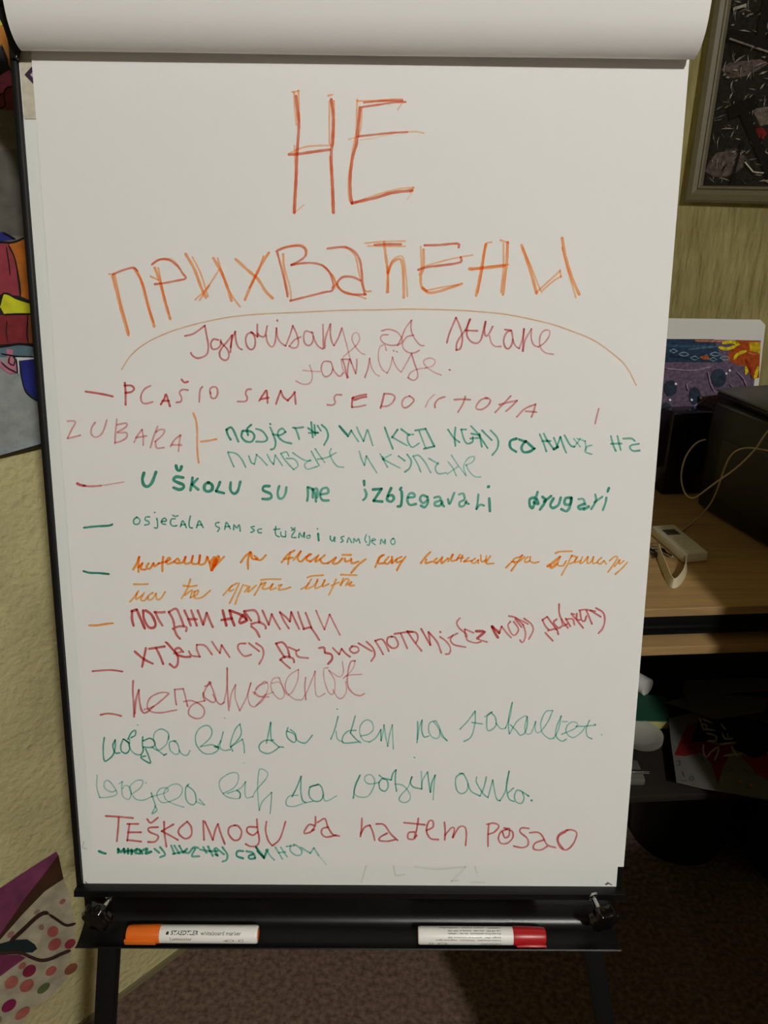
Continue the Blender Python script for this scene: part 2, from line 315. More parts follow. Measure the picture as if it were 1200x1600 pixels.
 (400,580,4,'GR',2.7,.6,"595,370 620,410 640,440; 630,350 650,395 672,438; 672,438 695,365; 700,370 730,465; 850,410 900,440 945,465; 985,395 950,400 948,435 975,475 1020,450; 1020,375 1060,480"),
 (400,580,4,'GR',3.2,.85,"995,370 1060,360; 1060,360 1090,420 1115,470; 1050,485 1115,470"),
 (700,600,3.871,'GR',3.0,.75,"0,275 35,325 70,352; 45,262 40,320 45,375; 80,275 95,330 115,360 148,350 150,320; 80,275 110,275; 140,255 180,300 240,388; 140,300 195,310; 135,330 190,325; 190,300 205,380; 205,280 265,340; 258,280 300,330 300,385 268,430"),
 (700,600,3.871,'GR',4.2,1.2,"415,330 378,345 378,385 412,410; 470,345 445,380 455,410 490,410 525,390; 470,345 520,390; 430,335 470,350; 640,395 665,380"),
 (700,600,3.871,'GR',3.2,.75,"555,305 575,350 595,408; 580,300 600,345; 570,345 620,345; 600,340 640,395; 640,325 665,385; 680,320 655,390; 680,320 700,380 715,415; 705,310 740,370 765,380; 985,315 1000,370 1015,405; 1025,315 1035,360 1045,400; 985,362 1050,360; 1060,330 1110,330 1130,345; 1155,362 1110,370 1100,385 1120,405 1160,402"),
 (700,600,3.871,'GR',2.6,.5,"760,330 800,380; 780,330 830,345; 765,380 800,330; 870,370 840,380 830,410 870,425; 830,345 835,400")]),
("faded green second row to the right of the orange bracket", [
 (100,580,4,'GR',2.8,.6,"1025,510 1045,560 1062,598; 1025,505 1075,515 1110,550 1135,600; 1155,530 1170,570 1190,580"),
 (400,580,4,'GR',2.6,.5,"0,520 30,545 70,588; -10,580 5,520; 70,520 90,560 110,582; 110,582 120,525; 120,525 165,590; 155,515 185,560 235,615; 155,515 190,505 205,530; 190,545 240,550 262,590 235,615; 230,510 300,555 345,560; 340,555 305,580 320,612 385,595; 345,500 370,545 395,590; 370,485 400,530 430,570; 385,550 440,540 500,510; 470,485 460,510 480,560 510,595 548,600; 645,500 660,550 678,588; 678,588 690,530; 690,530 720,580 755,635; 775,515 800,560 822,600; 845,520 790,550; 795,550 850,580 900,605; 980,530 1010,580 1030,630; 985,530 1020,528 1060,575 1092,635; 1080,545 1140,580; 1140,570 1120,605 1140,640 1190,635"),
 (400,580,4,'GR',3.0,.7,"890,530 930,560; 945,520 970,560 960,605 930,630; 790,535 800,555"),
 (700,600,3.871,'GR',2.4,.42,"0,470 30,510 50,555; 20,430 60,490 105,550; -5,545 60,500; 110,555 95,500 120,450 160,440 150,470 110,490; 110,490 130,530 165,560 198,562")]),
("dense green capitals about school with a red dash before them", [
 (100,730,4,'RD',4.2,1.0,"82,102 105,112 130,116"),
 (100,730,4,'RD',3.2,.75,"120,115 170,120 230,115"),
 (100,730,4,'RD',2.2,.4,"230,115 300,105 375,92"),
 (100,730,4,'GR',5.0,1.2,"500,35 490,75 500,112 525,120 550,95 575,30; 745,65 700,60 685,80 710,95 745,110 745,130 720,140 685,128; 905,95 880,110 878,140 900,152 925,140 925,110 900,95; 700,-10 708,15 725,20 735,-5"),
 (100,730,4,'GR',4.4,1.1,"803,65 798,100 790,145; 835,72 800,108; 800,108 840,140; 975,92 965,120 950,150; 950,150 1000,162; 1042,95 1040,140 1060,165 1085,150 1102,90"),
 (400,730,4,'GR',4.4,1.1,"85,118 50,120 45,145 90,165 95,190 70,200 40,198; 675,85 677,112; 730,140 785,135; 785,135 735,210; 735,210 790,215; 845,130 825,175 820,205 845,215 862,195 850,175 825,180; 908,128 900,140; 910,150 912,190 905,240 885,245"),
 (400,730,4,'GR',4.0,.8,"145,118 135,160 145,195 170,190 185,160 190,125; 322,125 325,170 320,210; 325,125 352,140 355,190; 355,135 370,170 375,215; 355,140 382,135 382,190; 405,170 450,160 445,130 415,135 400,170 415,205 455,208; 680,140 690,165 685,190 670,205; 950,190 990,185 985,165 960,165 945,200 960,235 1000,230; 1070,185 1040,175 1025,200 1045,225 1072,205; 1072,185 1075,220 1055,250 1030,240; 1115,190 1145,185 1158,210; 1150,210 1120,220 1120,240 1150,240 1165,215; 1160,225 1175,245"),
 (700,740,4,'GR',3.6,.75,"0,160 10,190 40,120; 68,130 95,125 105,155; 100,165 72,180 75,205 100,200 115,170; 110,180 130,190; 190,130 185,180 178,222; 178,222 200,195 225,200; 815,160 845,160 860,195; 920,130 925,170 895,222; 915,180 965,145; 990,150 985,180 968,228"),
 (700,740,4,'GR',4.4,1.0,"258,155 260,200 262,235; 250,84 256,80; 560,115 545,165 530,215 512,200 512,160 540,150; 555,160 565,190 535,180; 590,145 610,170 575,225; 600,175 645,140; 660,155 640,195 655,215 690,195 705,150; 770,150 735,155 730,190 765,190 772,150; 772,155 760,210 740,235 708,222; 850,190 815,205 825,222 850,215; 850,225 880,205; 1006,90 998,112")]),
("small dark green capitals with a green dash before them", [
 (100,730,4,'GR',3.4,1.3,"125,378 200,370 280,365 302,357"),
 (100,730,4,'GR',2.5,.95,"455,312 435,330 440,355 465,355 475,330 455,312; 535,310 510,312 508,330 530,340 530,355 505,362; 566,282 568,284; 580,320 585,350 582,380 565,378; 608,340 640,335 630,318 612,330 612,352 635,358; 695,322 672,325 665,350 680,368 705,365; 680,300 697,308 712,302; 728,372 742,335 765,378; 735,360 760,358; 790,305 782,345 785,375 803,380; 828,378 845,335 870,378; 835,362 860,360; 970,345 948,350 950,368 972,380 960,402; 1005,388 1015,345 1040,385; 1008,372 1035,370; 1060,390 1062,360 1080,380 1095,360 1102,400; 1190,370 1168,375 1190,395 1168,408"),
 (400,730,4,'GR',2.4,.9,"35,385 12,390 15,408 35,410; 125,370 120,400 125,425 145,435; 112,390 150,385; 155,405 158,430 180,435; 185,400 185,435; 222,395 245,392 222,435 250,440; 220,378 235,388 243,378; 268,440 272,410 290,435 302,408; 302,408 302,440; 384,384 386,386; 465,430 465,450 480,462 492,435 492,465; 550,432 530,440 545,460 530,470"),
 (400,730,4,'GR',3.6,1.1,"388,415 390,440 392,458"),
 (400,730,4,'GR',2.3,.7,"335,425 318,430 320,445 338,440 335,425; 570,470 580,440 598,472; 610,472 612,445 628,465 640,445 650,475; 690,420 680,450 690,470; 708,430 712,460 705,490 695,485; 725,460 748,455 735,445 722,465 745,485; 778,480 782,450 800,475 808,450 808,480; 860,445 842,460 850,482 868,475 865,450 855,445")]),
("bright orange slanted cursive line with a green dash before it", [
 (100,730,4,'GR',3.4,1.5,"122,650 160,660 220,662 280,668"),
 (100,730,4,'OG',3.6,1.1,"470,560 455,600 432,640; 470,560 465,610 465,655; 465,625 490,600; 490,600 480,635 510,640; 530,600 515,625 535,635 560,600; 560,600 565,620 595,600; 620,560 615,600 615,650; 590,602 640,590; 640,590 665,575 655,565 640,590 650,605 690,590; 690,590 710,570 720,585; 700,600 740,595 760,560; 760,560 755,600 790,595 805,555; 805,555 800,600 840,600 850,550; 850,550 845,605 880,600 895,560; 895,560 910,600; 1105,595 1130,560 1165,530; 1165,530 1150,580 1150,635; 1170,535 1175,570 1200,575"),
 (100,730,4,'OG',6.0,1.2,"940,565 918,600 925,640; 950,580 935,620; 965,560 940,610"),
 (100,730,4,'OG',4.0,1.0,"920,645 960,600 1000,560"),
 (400,730,4,'OG',3.4,1.0,"0,575 30,580 62,550; 10,570 -10,555; 160,595 200,545 240,520; 215,530 205,570 200,605; 175,575 230,565; 235,580 280,525; 280,525 260,570 280,590 315,560; 315,560 345,545 330,545 315,575 340,590; 340,590 380,560; 390,550 370,590 400,575 430,550; 400,575 415,600 450,600; 450,600 500,565; 500,565 480,600 510,600 540,570; 540,548 595,548; 555,570 560,590 595,580; 595,570 600,600 640,590; 685,575 640,610 595,660; 790,550 765,580 745,625; 800,548 770,565 765,600 800,600; 830,560 805,590 820,605 850,580; 850,560 850,600; 850,600 880,575; 910,560 880,575 880,595 910,585; 935,560 905,600 880,645; 1090,530 1060,560 1030,600; 1065,575 1060,600 1100,590; 1130,570 1110,590 1130,600; 1130,600 1160,570; 1165,560 1160,600 1200,570"),
 (700,740,4,'OG',3.0,.9,"0,550 30,505; 30,505 20,545 55,540; 55,540 75,505; 90,510 80,550; 60,530 95,525; 100,550 150,545; 130,525 100,550; 170,530 145,550 165,560 190,540; 190,540 190,560; 205,510 210,550 240,540; 240,515 235,555; 265,515 240,560 285,562; 362,588 400,550; 415,560 410,535 450,520 465,510; 465,510 430,560 395,608; 400,550 440,550 480,520; 500,520 480,540 485,555 510,545 515,520; 510,545 535,558 568,552"),
 (700,740,4,'OG',2.8,.8,"670,498 700,488 775,485; 700,520 685,570 720,575 740,545; 775,510 740,580 710,635; 770,515 800,520 790,550 760,565; 810,520 790,555 830,545; 840,520 825,560 850,550 875,520; 875,520 870,560 895,550 910,520; 910,520 905,560 935,555; 960,525 935,550 950,565 975,545; 975,545 990,565; 1010,545 1040,520 1060,525 1030,575 1000,615; 1040,580 1075,540; 1070,540 1070,565 1100,545; 1120,555 1090,590 1045,630"),
 (700,740,4,'OG',4.4,1.1,"700,520 665,550 622,580; 640,575 645,590 680,565")]),
("lighter orange slanted cursive row with short overbars", [
 (100,730,4,'OG',3.1,.75,"435,732 480,732 525,730; 465,775 440,810 412,842; 455,790 450,825 490,800; 500,785 480,825 500,835 525,810; 555,785 530,800 525,825 550,825 575,790; 575,790 580,825 605,820 632,780; 790,700 770,760 735,820; 745,740 790,745 830,740; 755,800 800,770 790,815; 790,815 830,795 840,770 815,780; 815,780 815,815 860,815 915,770; 995,800 1050,740; 1080,725 1040,750 1035,775 1060,765; 1095,725 1065,790 1035,850; 1120,735 1090,800 1070,855; 1130,740 1150,745 1130,780; 1160,745 1150,780 1200,740"),
 (400,730,4,'OG',3.0,.75,"35,720 20,750 -10,800; 30,735 60,720; 30,705 80,700 155,700; 60,725 40,760 80,755 105,730; 105,730 90,765 125,755; 140,740 160,735; 160,735 140,765 180,762 215,750; 320,690 350,680 420,675; 345,700 320,740 282,762; 330,725 310,760 355,745 385,710; 385,700 370,755 410,740 430,705; 430,705 415,745 455,730; 500,700 480,750 455,798; 470,740 520,720; 530,672 630,675; 545,695 530,740; 525,735 560,700 580,705 560,740; 575,735 600,715 585,740 615,738")]),
("heavy dark red block letters with an orange dash before them", [
 (120,930,4,'OG',3.4,1.0,"78,188 130,188 180,180 225,175"),
 (120,930,4,'RD',4.2,1.15,"345,100 345,150 355,190; 342,100 375,90; 375,90 400,150 425,208; 415,95 420,150 450,200 485,200 490,170 465,120 430,95; 912,95 925,150 935,190; 905,155 970,145; 955,95 970,150 985,190; 955,95 1020,120 1060,150; 1060,150 1045,120 1020,150 1020,175 1065,158"),
 (120,930,4,'RD',3.8,.85,"485,105 520,108 550,105; 490,105 510,150 535,190; 575,105 600,150 610,195; 575,105 620,85 645,130 668,190; 600,210 640,195 685,200 683,225; 610,215 625,250 645,272; 672,95 695,145 712,190; 715,95 735,150 750,190; 695,150 750,150; 755,95 775,145 790,185; 790,185 812,110; 812,110 830,155 850,200; 1045,100 1090,160; 1045,100 1110,95 1135,130 1140,170; 1090,180 1140,170 1178,190 1180,208; 1090,195 1120,220 1142,260"),
 (400,930,4,'RD',3.3,.8,"40,95 60,140 80,185; 80,185 98,118; 98,118 125,170 150,212; 150,108 175,160 205,208; 148,105 185,135 212,165; 212,165 220,105; 220,105 245,160 270,212; 262,105 280,160 300,212; 310,110 330,160 345,205; 295,212 345,198; 345,205 370,240 395,280"),
 (400,930,4,'RD',2.7,.65,"375,95 400,155 428,215; 428,215 460,120; 460,120 490,180 525,248")]),
("long dark red printed line rising to the right, two red dashes at its left", [
 (120,930,4,'RD',3.0,.9,"98,475 160,470 220,468 285,477; 148,748 190,740 240,745 278,755"),
 (120,930,4,'RD',3.7,1.0,"362,352 420,400 475,428; 432,330 420,390 408,448; 452,335 500,328 550,320; 495,330 520,380 540,430; 556,294 560,297; 565,300 600,340 630,380 630,430 610,452 580,430; 665,355 640,330 615,340 625,370 670,385 710,385"),
 (120,930,4,'RD',3.1,.72,"605,365 650,355; 700,350 720,378 770,385; 770,385 750,340 750,310; 750,310 800,315 845,370; 845,290 870,330 895,362; 895,362 905,312; 905,312 930,350 955,388; 1055,302 1015,305 1008,335 1045,380 1090,372; 1075,300 1140,350; 1120,300 1160,330 1165,380 1140,430"),
 (400,930,4,'RD',3.5,.95,"125,302 150,345 180,390; 125,302 165,295 195,330 210,385; 150,405 180,385 230,395 238,420; 395,330 425,328 430,355; 430,360 470,370 475,400 450,430"),
 (400,930,4,'RD',3.1,.78,"155,405 180,430 213,457; 205,325 250,345; 270,340 250,355 265,385 325,393; 480,330 500,350 520,370; 520,370 535,335; 535,335 560,365 588,385; 600,320 585,340 610,362 640,350 635,325 600,318; 640,300 690,330 725,350; 690,290 730,330 742,375 720,412; 745,285 770,325 795,370; 745,285 785,275 810,305 830,350; 850,260 825,265 820,300 850,330 880,325 888,300 870,265 845,258; 865,242 930,232 980,230; 905,240 925,285 945,332; 945,225 985,285 1035,348; 945,225 1000,235 1012,270 1000,298; 1032,210 1060,260 1090,312; 1090,312 1078,230; 1078,230 1130,290 1158,360; 1150,228 1154,232"),
 (680,930,4,'RD',2.8,.7,"30,260 70,290 95,330 88,365 65,368; 80,268 140,238; 110,250 95,280 120,310 190,325; 155,142 135,170 150,205 195,245 200,280 250,298 285,292; 185,215 190,260; 185,212 240,235; 270,275 295,285 325,292; 415,195 450,240 475,265; 470,165 455,190 480,245 505,245 520,210 490,165; 460,130 500,140 550,185; 550,185 565,240 555,285 540,295 530,280; 500,150 540,200; 555,145 600,180 612,220 585,275; 500,140 580,180"),
 (680,930,4,'RD',4.2,1.15,"262,270 310,230; 300,225 255,225; 355,195 370,230 392,265; 355,195 400,235"),
 (680,930,4,'RD',3.0,.8,"400,240 415,195; 670,155 700,135; 670,155 690,195 710,215; 700,135 740,190 760,215; 705,222 755,212 770,245; 688,235 735,285; 760,150 740,170 770,205 790,195; 775,55 775,110 790,150 830,205; 790,150 800,190 825,180; 815,145 845,195; 820,150 860,150 870,185; 870,120 850,115 880,150 925,205; 885,115 885,150 905,155; 900,95 940,90 1000,100; 905,100 915,155 935,160 945,130; 945,95 980,180; 970,95 1035,135; 1005,80 1050,110 1060,160 1045,210 1020,238")]),
("large faded pink cursive word above the green lines", [
 (120,930,4,'PK',3.2,.95,"352,535 350,600 355,680 358,760; 362,740 370,650 388,592; 388,592 390,650 405,720 430,735 480,695"),
 (120,930,4,'PK',2.7,.75,"420,715 480,695 560,630 572,612 520,610 460,640 440,690 460,725 520,735 625,717; 612,590 615,640 622,685; 610,590 665,585; 665,585 680,640 692,695; 668,665 720,660 780,690 798,730 780,765 740,770 700,745 705,705 740,675 800,660; 800,660 790,620 830,540; 800,570 825,560 840,545; 790,610 800,640 850,670 868,650 850,590 830,545; 850,620 880,670 900,682 920,670; 940,455 940,560 950,720"),
 (120,930,4,'PK',2.4,.55,"920,670 940,560 940,455; 955,700 965,620 992,560; 992,560 990,640 1018,722; 1018,722 1060,640 1088,548; 1088,548 1070,620 1080,680 1110,698 1140,670 1180,620; 1110,605 1150,635 1200,635; 1110,620 1130,570 1190,545"),
 (400,930,4,'PK',2.3,.48,"-20,605 20,635 70,620 110,605; 0,590 50,540 75,560 70,600 40,660 0,690; 145,515 110,520 92,560 105,610 145,648 175,630 170,580 145,520; 100,550 145,545 175,590 190,620; 265,465 210,500 182,560 195,610 240,650 285,655; 265,465 260,530 230,600 200,625; 290,650 320,600 370,475; 370,475 368,560 375,620 395,635 430,615; 450,455 425,460 425,520 450,600 475,620 492,590 490,530 455,470; 455,470 520,510 545,480 540,415; 480,590 510,640 540,642 565,600 560,540; 620,410 610,450 580,490 545,520; 560,505 600,498 660,495"),
 (400,930,4,'PK',2.7,.7,"310,515 305,580 312,652; 620,410 590,420 572,500 575,570 610,615 650,628 678,615")]),
("thin green cursive line, the upper of two, ending at a dot", [
 (120,1080,4,'GR',2.6,.95,"172,290 165,350 170,430 190,432 225,400 240,350 240,305; 240,305 225,340 240,385 270,385; 290,300 275,340 280,375 310,388 330,360 320,320 290,298 330,325; 320,300 340,260 365,245 365,275 340,290; 412,285 410,330 415,370 400,400; 415,350 470,350 490,325 460,295 415,310; 430,360 450,410 458,450 400,415 430,405; 545,400 560,392; 860,345 885,350"),
 (120,1080,4,'GR',2.2,.6,"330,300 330,350 360,390 400,400; 575,300 570,260 530,237 490,255 480,300 500,360 545,400; 470,350 510,370 560,330 575,280; 620,310 580,320 585,370 620,395 640,380 630,330 605,310; 640,370 660,395 690,400 708,370; 770,350 830,295 845,250 820,215 770,230 742,280 750,340 790,385 840,392 880,370 885,345; 780,345 850,335 890,360; 915,255 900,310 870,355; 379,211 381,213; 924,167 926,169; 900,310 895,350 920,370 960,365; 975,375 960,330 990,240 1020,205; 1020,205 1028,260 1010,300 960,350; 960,350 1035,300; 1035,300 1045,340 1048,385"),
 (400,1080,4,'GR',2.3,.7,"92,195 80,250 65,325; 92,195 92,270 98,310; 110,305 50,310 20,340 30,375 75,390 120,370 145,350 172,350; 98,310 145,350; 200,228 190,260 200,295 235,320 250,305 240,270 195,250; 215,240 245,265 255,305 300,325 325,310 352,275; 513,158 495,230 468,300; 507,111 509,113; 625,245 575,250 545,280 540,315 560,325 640,318; 620,155 605,210 590,260; 590,260 620,295 655,322; 780,240 782,310; 1010,190 1010,250 1007,322; 1038,180 1035,240 1050,285 1080,280"),
 (400,1080,4,'GR',2.1,.5,"500,250 510,300 545,318; 655,280 700,270 732,240 725,195 690,180 655,210 648,260 670,305 710,318; 710,318 750,290 780,240; 782,310 795,250 800,210; 800,210 810,280 823,345; 823,345 835,270 852,210; 852,210 855,290 858,362; 1010,300 1020,230 1038,180; 1120,185 1085,200 1080,250 1105,290 1140,290 1150,240 1125,185; 1150,240 1170,280 1195,310"),
 (680,1080,4,'GR',2.2,.6,"155,238 200,190 250,125; 250,125 250,190 235,260 215,295 178,315; 228,195 295,205; 310,160 355,130; 355,130 325,160 325,240 355,240 380,210 375,160 355,140; 482,70 462,150 458,220 463,268; 470,210 510,250 530,275 560,260 575,210 575,160; 788,155 760,220 755,280 790,312 820,300; 965,182 945,230 950,280 980,298; 880,220 940,218 1000,212; 1039,271 1041,273; 1000,205 1000,214"),
 (680,1080,4,'GR',2.1,.48,"-10,190 20,230 40,280 75,308; 380,200 410,235 440,230; 440,230 470,150 482,70; 465,265 510,190 560,155 575,160; 575,160 560,220 570,265 600,260 628,190; 628,190 625,240 640,260 670,240 710,180 735,120; 735,120 690,130 660,200 670,260 710,295 740,295; 740,295 770,240 788,155; 795,190 825,190; 790,270 870,235 890,205 860,192 825,215 820,260 860,290 910,260 935,225")]),
("thin faded green cursive line, the lower of two", [
 (120,1080,4,'GR',2.1,.45,"127,525 125,600 143,665; 143,665 200,662 248,645 240,610 200,560 172,570 175,605 215,630 245,620; 265,578 285,565; 285,565 280,610 290,660 325,675 340,640 330,600 300,590 285,610; 340,640 330,600 370,560 412,560 400,600 350,640; 340,640 370,675 420,680 465,660; 431,572 433,574; 465,660 540,640 572,620 560,605 520,610 500,650 530,695 580,690; 580,690 640,660 660,610 630,580 585,590 545,630 560,680 620,710 670,725; 745,690 780,705 800,712 765,675; 915,640 980,605 1008,560 1005,515 960,512 900,550 892,600 930,655 990,672 1020,665 1020,635 1000,620 940,640; 1055,565 1030,600 1000,620; 1055,565 1050,620 1060,665 1100,660; 1100,660 1120,620 1180,550 1192,510 1150,485 1135,520 1130,620 1140,745; 1044,449 1046,451"),
 (120,1080,4,'GR',2.3,.65,"465,635 480,680 490,720 470,765 500,745 490,720; 700,580 680,610 685,680 720,710 745,690 735,630 690,590; 1000,620 1022,640 1018,668"),
 (400,1080,4,'GR',2.1,.5,"20,745 40,690 98,632; 98,632 95,690 88,765; 262,650 210,655 188,685 195,715 240,720 300,700 355,688; 420,650 430,685 460,680 502,655; 650,525 620,600 615,640 650,662 700,655 735,600 740,550 715,522 685,530 680,560 710,580 770,570; 868,580 920,590 960,640 960,680 925,697 895,680 905,650 950,600 975,535; 1033,500 1037,610; 1035,615 1040,560 1072,505; 1120,525 1112,600 1107,678"),
 (400,1080,4,'GR',2.4,.78,"282,532 255,600 225,660; 282,532 280,620 290,680 310,695; 390,582 335,600; 385,585 340,600 332,650 360,685 400,685 420,650 410,600 390,582; 650,525 620,590 608,670; 770,525 800,550; 790,545 770,570 775,610 805,625 825,600 820,560 795,545 845,555; 845,555 855,515 875,492; 875,492 870,560 878,625; 975,535 965,570 985,600 1035,610; 1072,505 1080,570 1090,632; 1090,632 1100,570 1120,525; 989,414 992,416"),
 (680,1080,4,'GR',2.3,.6,"150,515 178,515; 165,515 130,540 132,610 160,640 195,625 205,580 185,530 165,512; 205,580 225,625 280,655; 260,535 258,570 300,640 330,665; 280,655 305,600 320,535; 330,665 345,610 360,555; 360,555 370,620 385,675 405,685; 405,685 440,620 462,500; 462,500 445,590 460,670 495,690; 455,635 490,605; 540,625 510,620 495,660 510,695 540,700 555,670 545,630; 545,630 580,652"),
 (680,1080,4,'GR',3.2,.9,"581,654 584,656; 601,682 604,684")]),
("rounded red capitals, the last large line of writing", [
 (120,1080,4,'RD',3.1,.9,"180,780 260,785 352,793; 262,790 258,860 250,938; 330,830 322,880 315,935; 315,830 385,830; 320,882 402,882; 315,930 402,940; 508,850 450,855 455,880 508,905 490,940 445,943; 440,800 462,823 508,790; 545,815 548,890 560,972; 605,832 530,875; 530,875 580,900 632,930; 690,815 640,860 640,895 680,922 715,900 715,850 690,815; 790,810 792,870 795,930; 800,815 825,870 850,930; 850,930 865,870 882,830; 882,830 900,890 925,955; 990,838 955,850 948,890 980,930 1015,925 1030,880 1010,845 985,838; 1125,800 1130,860 1140,930 1125,965 1085,970 1055,955; 1125,850 1070,850 1065,880 1100,900 1130,880"),
 (400,1080,4,'RD',3.0,.85,"65,815 60,870 75,930 100,965; 105,965 150,920 185,815; 372,785 370,840 350,870; 365,840 330,835 300,885 330,885 365,865; 385,820 430,798 450,850 480,895 520,905; 450,850 415,860 410,890 440,912 500,900; 662,795 660,850 653,908; 655,890 680,850 712,838; 712,838 730,880 742,932; 752,830 800,835 840,890 885,932; 820,888 780,910 770,932 820,938 870,928; 1015,795 1005,860 990,915; 925,822 990,828 1055,835; 990,880 955,885 950,920 985,925 1005,900; 1065,870 1105,850 1105,812 1080,815 1065,870 1090,920 1140,928; 1178,820 1182,870 1180,930"),
 (680,1080,4,'RD',2.8,.8,"62,900 100,855 120,860 110,915; 110,915 150,850 185,850 195,890 190,965; 335,830 330,900 330,970; 322,832 370,825 398,845 370,880 330,895; 450,862 410,880 395,920 410,950 450,950 485,915 480,875 440,862; 420,880 435,915 460,905 465,870; 430,855 465,858; 585,858 540,855 530,880 575,920 580,960 545,978 490,968; 590,885 640,882 670,905 700,960 752,978; 680,930 625,950 615,985 660,992 700,970; 830,868 780,890 762,930 785,980 825,990 865,950 885,890 860,868 820,868; 815,880 775,905 770,940 800,985")]),
("small smudgy green row with a dash at the foot of the sheet", [
 (120,1080,4,'GR',4.0,1.15,"138,1000 160,1010 180,1015; 258,985 258,1010; 260,988 275,1005 295,985; 295,985 298,1012; 320,985 320,1015; 300,1002 345,995; 342,990 342,1018; 345,1005 380,985 365,1010 395,1015; 390,990 410,1015; 400,1000 440,985 430,1015 465,1003"),
 (120,1080,4,'GR',3.4,.8,"485,985 515,1010; 520,975 545,1005 550,1025 520,1038; 590,965 610,1015; 610,965 640,1015; 640,965 665,1010; 600,1018 680,1000; 690,985 670,1005 700,1010 720,985; 725,980 740,975 760,980; 740,985 720,1030 765,1032; 790,975 810,1010; 770,990 830,1000; 820,970 850,1030; 830,1000 880,1000; 860,985 880,1030; 870,980 920,1020; 910,975 940,1020 935,1055 910,1065; 1120,975 1150,1010 1170,1045; 1170,1045 1195,990"),
 (120,1080,4,'GR',3.5,1.0,"1040,1000 1005,1000 1000,1030 1040,1045; 1060,1000 1100,1010 1115,1040; 1100,1020 1075,1030 1080,1048 1115,1045; 865,1020 880,1025"),
 (400,1080,4,'GR',3.4,.85,"0,975 20,1010 50,1035; 8,1000 48,1040"),
 (400,1080,4,'GR',2.7,.5,"50,1035 65,990; 65,990 90,1030 115,1055; 120,975 145,1015 165,1050; 155,975 180,1015 195,1035; 140,1010 185,1005; 190,970 240,965; 215,965 215,1000 250,1025 280,1022 285,995 255,965 235,958; 278,975 310,995 340,1012; 340,1012 362,980; 362,980 390,1025"),
 (400,1080,4,'GR',2.0,.25,"390,1025 415,1055 440,1085")]),
]
SMUDGES = [
 (540,1340,2.667,'SM',2.4,.5,"85,35 75,70 65,105; 200,35 205,65 215,75 245,70; 540,35 542,50 548,65; 440,98 470,95; 520,105 550,103 580,105"),
 (540,1340,2.667,'SM',3.2,.3,"290,38 380,48 500,38; 500,38 470,70 440,98"),
 (120,1080,4,'SM',2.0,.8,"45,940 35,975 60,985"),
]

# ------------------------------------------------------------------ the room (its corner stands behind the board)
RT = math.sqrt(.5)
K = V3((.722, 2.278, 0)); WA = V3((-RT, -RT, 0)); WB = V3((RT, -RT, 0)); Z = V3((0, 0, 1)); RH = 3.1
LA, LB, TH = 4.3, 4.1, .1
NL = WB; NR = WA                                   # inward normals: left wall faces +WB, right wall faces +WA
struct(box('floor', K - WA * .1 - WB * .1 - Z * .1, WA * (LA + .2), WB * (LB + .2), Z * .1, M_CARPET))
struct(box('ceiling', K - WA * .1 - WB * .1 + Z * RH, WA * (LA + .2), WB * (LB + .2), Z * .1, M_CEIL))
struct(box('wall_left', K, WA * LA, -WB * TH, Z * RH, M_WALL))
struct(box('wall_right', K, WB * LB, -WA * TH, Z * RH, M_WALLR))
struct(box('wall_back', K + WB * LB, WA * LA, WB * TH, Z * RH, M_WALL2))
struct(box('wall_front', K + WA * LA, WB * LB, WA * TH, Z * RH, M_WALL2))
struct(box('baseboard_left', K + WB * .0, WA * LA, WB * .006, Z * .012, mat('cream_trim', (120, 110, 80), .6)))
def onL(px, py, d=0): return onplane(px, py, K + NL * d, NL)
def onR(px, py, d=0): return onplane(px, py, K + NR * d, NR)

# ------------------------------------------------------------------ the lamp that lights the room
t = thing('pendant_lamp', 'pendant ceiling lamp with a glowing round bulb above the room in front of the easel', 'lamp', (LAMP_POS.x, LAMP_POS.y, RH))
tube('cord', [(LAMP_POS.x, LAMP_POS.y, RH), (LAMP_POS.x, LAMP_POS.y, LAMP_POS.z + .09)], .004, M_BLKP, t, smooth_path=False)
lathe('ceiling_cap', (LAMP_POS.x, LAMP_POS.y, RH - .03), (0, 0, 1), [(0, .02), (.01, .045), (.03, .05)], M_MARKW, t)
lathe('socket', (LAMP_POS.x, LAMP_POS.y, LAMP_POS.z + .045), (0, 0, 1), [(0, .018), (.02, .02), (.05, .016)], M_MARKW, t)
bulb = lathe('bulb', LAMP_POS, (0, 0, 1), [(-LAMP_R * math.cos(a * math.pi / 12), LAMP_R * math.sin(a * math.pi / 12) + 1e-4) for a in range(13)],
      mat('glowing_bulb', (0, 0, 0), .5, emis=(LAMP_C, LAMP_L)), t, seg=20)

# ------------------------------------------------------------------ the easel
vb = buv(548, 1384, -.004)[1]                       # lower edge of the white board
uLb = buv(131, 1385, -.004)[0]; uRb = buv(963, 1383, -.004)[0]
uLf = buv(119.5, 1385, 0)[0]; uRf = buv(972.5, 1385, -.003)[0]
VT = -.565                                         # top of the board, out of frame
e = thing('flip_chart_easel', 'black flip chart easel with white board and pen tray before the wall corner', 'easel',
          (O.x, (O + VD * .9).y, 0))
board = box('board_panel', B(uLb, VT, -.004), U * (uRb - uLb), VD * (vb - VT), -N * .006, M_BOARD, e)
board['label'] = 'white enamelled board surface'
box('frame_edge', B(uLf, VT, .001), U * (uLb - uLf), VD * (vb - VT + .006), -N * .018, M_BLACK, e, bevel=.0015)
box('frame_edge', B(uRb, VT, -.003), U * (uRf - uRb), VD * (vb - VT + .006), -N * .015, M_BLACK, e, bevel=.0015)
box('frame_edge', B(uLb, VT - .01, .001), U * (uRb - uLb), VD * .0105, -N * .018, M_BLACK, e)
box('back_panel', B(uLb, VT, -.0105), U * (uRb - uLb), VD * (vb - VT), -N * .006, M_BLACK, e)
